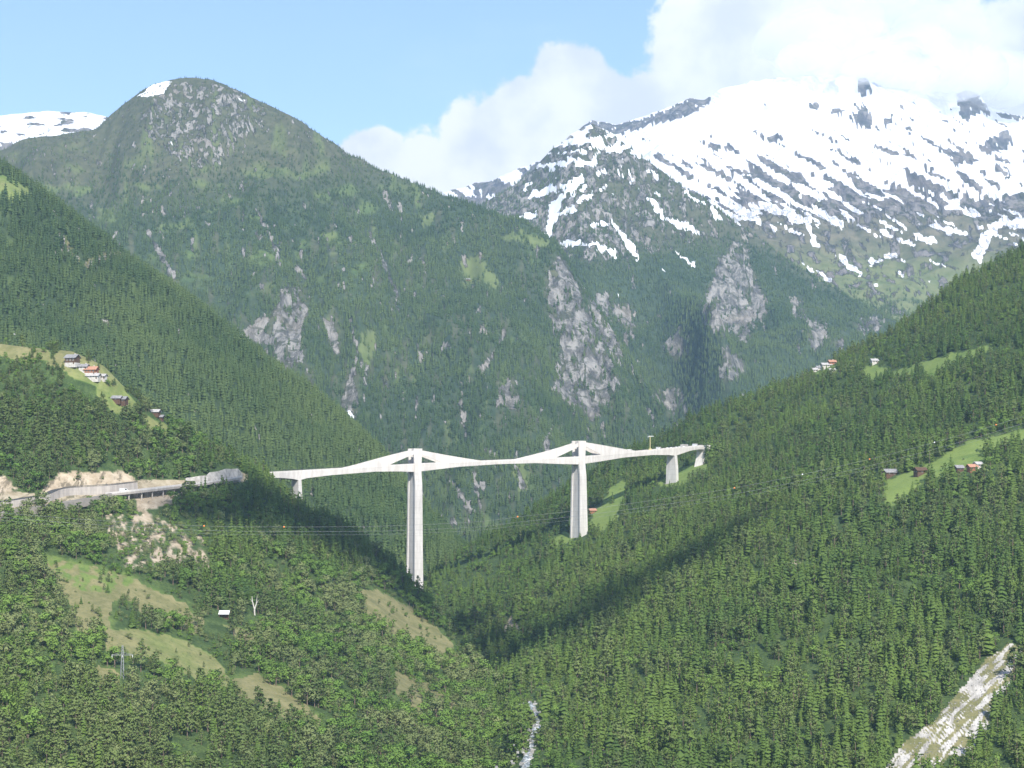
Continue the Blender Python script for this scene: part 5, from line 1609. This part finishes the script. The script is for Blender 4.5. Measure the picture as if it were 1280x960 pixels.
hid = []
for a_, tp in ((304, 572), (309, 566), (314, 572), (319, 568), (324, 575), (328, 570), (333, 577), (337, 583), (341, 588), (312, 580), (321, 583), (330, 588), (298, 575), (336, 594), (886, 546), (890, 542), (894, 548), (899, 540), (884, 566), (889, 560), (904, 545)):
    Y = (ctr[0].y if a_ < 600 else ctr[-1].y) + (a_ - 275) * 0.55 * (a_ < 600) - 14 - (abs(a_) % 3) * 2
    Ls = LAYERS['near_left' if a_ < 600 else 'near_right']
    X_ = (a_ - 640) / F * Y
    j = np.argmin((Ls['X'] - X_) ** 2 + (Ls['Y'] - Y) ** 2)
    zg = Ls['Z'].flat[j]; top = V(a_, tp, Y).z
    hid.append((X_, Y, zg, float(np.clip(top - zg, 6, 26)), 0 if a_ < 600 else 1))
hid = np.array(hid)
KO = np.array(KEEPOUT)
NAMES = {'spruce': ('conifer_tree', 'conifer', 'dark spruce'), 'pine': ('pine_tree', 'pine tree', 'loose-crowned pine'),
         'broadleaf': ('broadleaf_tree', 'tree', 'leafy green tree'), 'willow': ('willow_tree', 'willow', 'grey-green bushy tree')}
for kind in ALL:
    A = np.concatenate(ALL[kind])
    near = A[:, 4] < 2
    if near.any():
        keep = np.ones(len(A), bool)
        for s in range(0, len(KO), 64):
            ko = KO[s:s + 64]
            d = np.hypot(A[:, 0][:, None] - ko[:, 0], A[:, 1][:, None] - ko[:, 1])
            keep &= ~((d < ko[:, 2]).any(1) & near)
        A = A[keep]
    if kind == 'spruce': A = np.concatenate([A, hid])
    ALL[kind] = A

# which of the near trees show: a coarse depth buffer of the crowns, nearest first
SCB = 2
zb = np.full((H // SCB + 2, W // SCB + 2), 1e9)
cand = np.concatenate([np.column_stack([ALL[k], np.full(len(ALL[k]), i), np.arange(len(ALL[k]))]) for i, k in enumerate(NAMES)])
cand = cand[cand[:, 4] < 2]
cx, cy = proj(cand[:, 0], cand[:, 1], cand[:, 2]); hpx = cand[:, 3] * F / cand[:, 1]
order = np.argsort(cand[:, 1])
score = np.zeros(len(cand))
for o_i in order:
    a, b, hq = cx[o_i], cy[o_i], hpx[o_i]
    if a < 2 or a > W - 2 or b - hq > H - 4 or b - hq < 0: continue
    tot = vis = 0
    for f in (0.95, 0.8, 0.6, 0.4, 0.2):
        yy = int((b - hq * f) / SCB); w_ = hq * 0.17 * (1 - f) + 1
        if yy < 0 or yy >= zb.shape[0]: continue
        x0 = max(0, int((a - w_) / SCB)); x1 = min(zb.shape[1] - 1, int((a + w_) / SCB) + 1)
        seg = zb[yy, x0:x1]
        tot += x1 - x0; vis += (seg > 1e8).sum()
        y1 = min(zb.shape[0], yy + max(1, int(hq * .2 / SCB)) + 1)
        blk = zb[yy:y1, x0:x1]; np.minimum(blk, cand[o_i, 1], out=blk)
    score[o_i] = vis * SCB * SCB
tot_ind = {}
srng = random.Random(77)
for i, kind in enumerate(NAMES):
    sel = np.nonzero(cand[:, 5] == i)[0]
    top = sel[np.argsort(-score[sel])][:300]
    top = top[score[top] > 0]
    rows = cand[top, 6].astype(int)
    A = ALL[kind]; msk = np.ones(len(A), bool); msk[rows] = False
    nm, cat, adj = NAMES[kind]
    protos = []
    for cm, tm in KIND[kind]:
        protos.append((cm, tm))
    hs_ = A[rows, 3]; q1, q2 = np.percentile(hs_, [33, 72])
    for r in rows:
        x, y, z, h, zn = A[r]
        a, b = proj(x, y, z + h * .5)
        pi = srng.randrange(len(protos)); cm, tm = protos[pi]
        adj_ = 'light green larch' if kind == 'spruce' and pi >= 5 else adj
        size = 'small' if h < q1 else ('mid-sized' if h < q2 else 'tall')
        zt = zone_of(float(a), float(b), int(zn))
        wf = srng.uniform(.92, 1.36) if kind in ('spruce', 'pine') else srng.uniform(1.0, 1.4)
        shape = 'broad' if wf > (1.1 if kind in ('spruce', 'pine') else 1.22) else 'narrow'
        t = thing(nm, (x, y, z - 0.3), '%s %s %s %s' % (size, shape, adj_, zt), cat, '%ss %s' % (size + ' ' + cat, zt), srng.uniform(0, 6.28))
        t.scale = (h * wf, h * wf, h)
        link('trunk', tm, t); link('crown', cm, t)
    ALL[kind] = A[msk]


def forest(name, kind, A, label, tint=None):
    col, n = PROTO[kind]
    me = bpy.data.meshes.new(name)
    k = len(A)
    me.vertices.add(k)
    P = A[:, :3].copy(); P[:, 2] -= 0.3
    me.vertices.foreach_set('co', P.ravel().astype(np.float32))
    r = np.random.default_rng(k)
    wf = r.uniform(.92, 1.36, k) if kind in ('spruce', 'pine', 'farfir') else r.uniform(1.0, 1.45, k)
    sc = np.column_stack([A[:, 3] * wf, A[:, 3] * wf, A[:, 3]])
    a1 = me.attributes.new('size', 'FLOAT_VECTOR', 'POINT'); a1.data.foreach_set('vector', sc.ravel().astype(np.float32))
    rot = np.zeros((k, 3)); rot[:, 2] = r.uniform(0, 6.283, k); rot[:, 0] = r.normal(0, .03, k)
    a2 = me.attributes.new('turn', 'FLOAT_VECTOR', 'POINT'); a2.data.foreach_set('vector', rot.ravel().astype(np.float32))
    a3 = me.attributes.new('pick', 'INT', 'POINT'); a3.data.foreach_set('value', r.integers(0, n, k).astype(np.int32))
    o = link(name, me)
    ng = bpy.data.node_groups.new(name, 'GeometryNodeTree')
    ng.interface.new_socket('Geometry', in_out='INPUT', socket_type='NodeSocketGeometry')
    ng.interface.new_socket('Geometry', in_out='OUTPUT', socket_type='NodeSocketGeometry')
    N = ng.nodes; Lk = ng.links
    gi = N.new('NodeGroupInput'); go = N.new('NodeGroupOutput')
    ci = N.new('GeometryNodeCollectionInfo'); ci.inputs['Collection'].default_value = col
    ci.inputs['Separate Children'].default_value = True; ci.inputs['Reset Children'].default_value = True
    ip = N.new('GeometryNodeInstanceOnPoints'); ip.inputs['Pick Instance'].default_value = True
    def na(nm, dt):
        q = N.new('GeometryNodeInputNamedAttribute'); q.data_type = dt; q.inputs['Name'].default_value = nm
        return [s for s in q.outputs if s.enabled and s.name == 'Attribute'][0]
    Lk.new(gi.outputs[0], ip.inputs['Points']); Lk.new(ci.outputs[0], ip.inputs['Instance'])
    Lk.new(na('pick', 'INT'), ip.inputs['Instance Index'])
    Lk.new(na('turn', 'FLOAT_VECTOR'), ip.inputs['Rotation'])
    Lk.new(na('size', 'FLOAT_VECTOR'), ip.inputs['Scale'])
    Lk.new(ip.outputs[0], go.inputs[0])
    md = o.modifiers.new('grow', 'NODES'); md.node_group = ng
    tag(o, label, 'forest', None, 'stuff')
    return o


lab = {'spruce': 'dense dark spruce wood', 'pine': 'green pine wood', 'broadleaf': 'bright leafy wood', 'willow': 'pale grey-green thicket'}
for kind in NAMES:
    A = ALL[kind]
    for zn, where in ((0, 'covering the near left hillside'), (1, 'covering the near right hillside')):
        S = A[A[:, 4] == zn]
        if len(S): forest({'spruce': 'spruce_forest', 'pine': 'pine_forest', 'broadleaf': 'leafy_forest', 'willow': 'willow_thicket'}[kind], kind, S, lab[kind] + ' ' + where)
A = ALL['farfir']
for zn, where in ((2, 'dark fir forest on the slope behind the left hamlet'), (3, 'bluish fir forest covering the big rounded mountain'), (4, 'fir forest between the crags below the rocky snow ridge'), (5, 'last fir trees below the snowfields at the upper right')):
    S = A[A[:, 4] == zn]
    if len(S): forest('mountain_forest', 'farfir', S, where)
print('TREES', {k: len(v) for k, v in ALL.items()})

# ------------------------------------------------------------------ air
if HAZE > 0:
    hb = MB().box(-4200, 5200, -150, 11200, -331, 2350)
    m = bpy.data.materials.new('haze'); m.use_nodes = True
    t = NT(m.node_tree); t.n.clear()
    out = t.new('ShaderNodeOutputMaterial')
    vol = t.new('ShaderNodeVolumePrincipled')
    vol.inputs['Color'].default_value = (*HAZE_COL, 1)
    vol.inputs['Density'].default_value = HAZE
    vol.inputs['Anisotropy'].default_value = 0.2
    t.l.new(vol.outputs[0], out.inputs['Volume'])
    hz = hb.build('haze', m); hz['kind'] = 'stuff'

cb = bmesh.new()
crng = random.Random(12)
for (a, b, rx, rz_, Y) in ((1010, 50, 70, 40, 8650), (1060, 66, 62, 44, 8560), (1100, 84, 50, 36, 8540), (1150, 78, 62, 44, 8560), (1200, 92, 55, 36, 8560), (1250, 100, 50, 34, 8600),
                           (1040, 24, 66, 36, 8800), (1110, 24, 70, 36, 8800), (1180, 40, 60, 34, 8800), (1130, 96, 38, 20, 8540), (1010, 76, 45, 18, 8600), (1080, 90, 30, 16, 8540)):
    c_ = V(a, b, Y); k_ = Y / F
    bmesh.ops.create_icosphere(cb, subdivisions=4, radius=1.0, matrix=Matrix.Translation(c_) @ Matrix.Diagonal((rx * k_, 260, rz_ * k_, 1)))
co3 = np.array([v.co[:] for v in cb.verts])
cb.normal_update()
nn3 = fbm(co3[:, 0] / 130 + co3[:, 1] / 170, co3[:, 2] / 110 + co3[:, 1] / 230, 4, 401, 0.6)
for v, q in zip(cb.verts, nn3): v.co += v.normal * float(q) * 85
me = bpy.data.meshes.new('cloud'); cb.to_mesh(me); cb.free()
m = bpy.data.materials.new('cloud_mist'); m.use_nodes = True
t = NT(m.node_tree); t.n.clear()
out = t.new('ShaderNodeOutputMaterial'); vol = t.new('ShaderNodeVolumePrincipled')
vol.inputs['Color'].default_value = (1, 1, 1, 1); vol.inputs['Density'].default_value = 0.0042; vol.inputs['Anisotropy'].default_value = 0.0
t.l.new(vol.outputs[0], out.inputs['Volume'])
me.materials.append(m)
oc = link('cloud', me); oc['kind'] = 'structure'
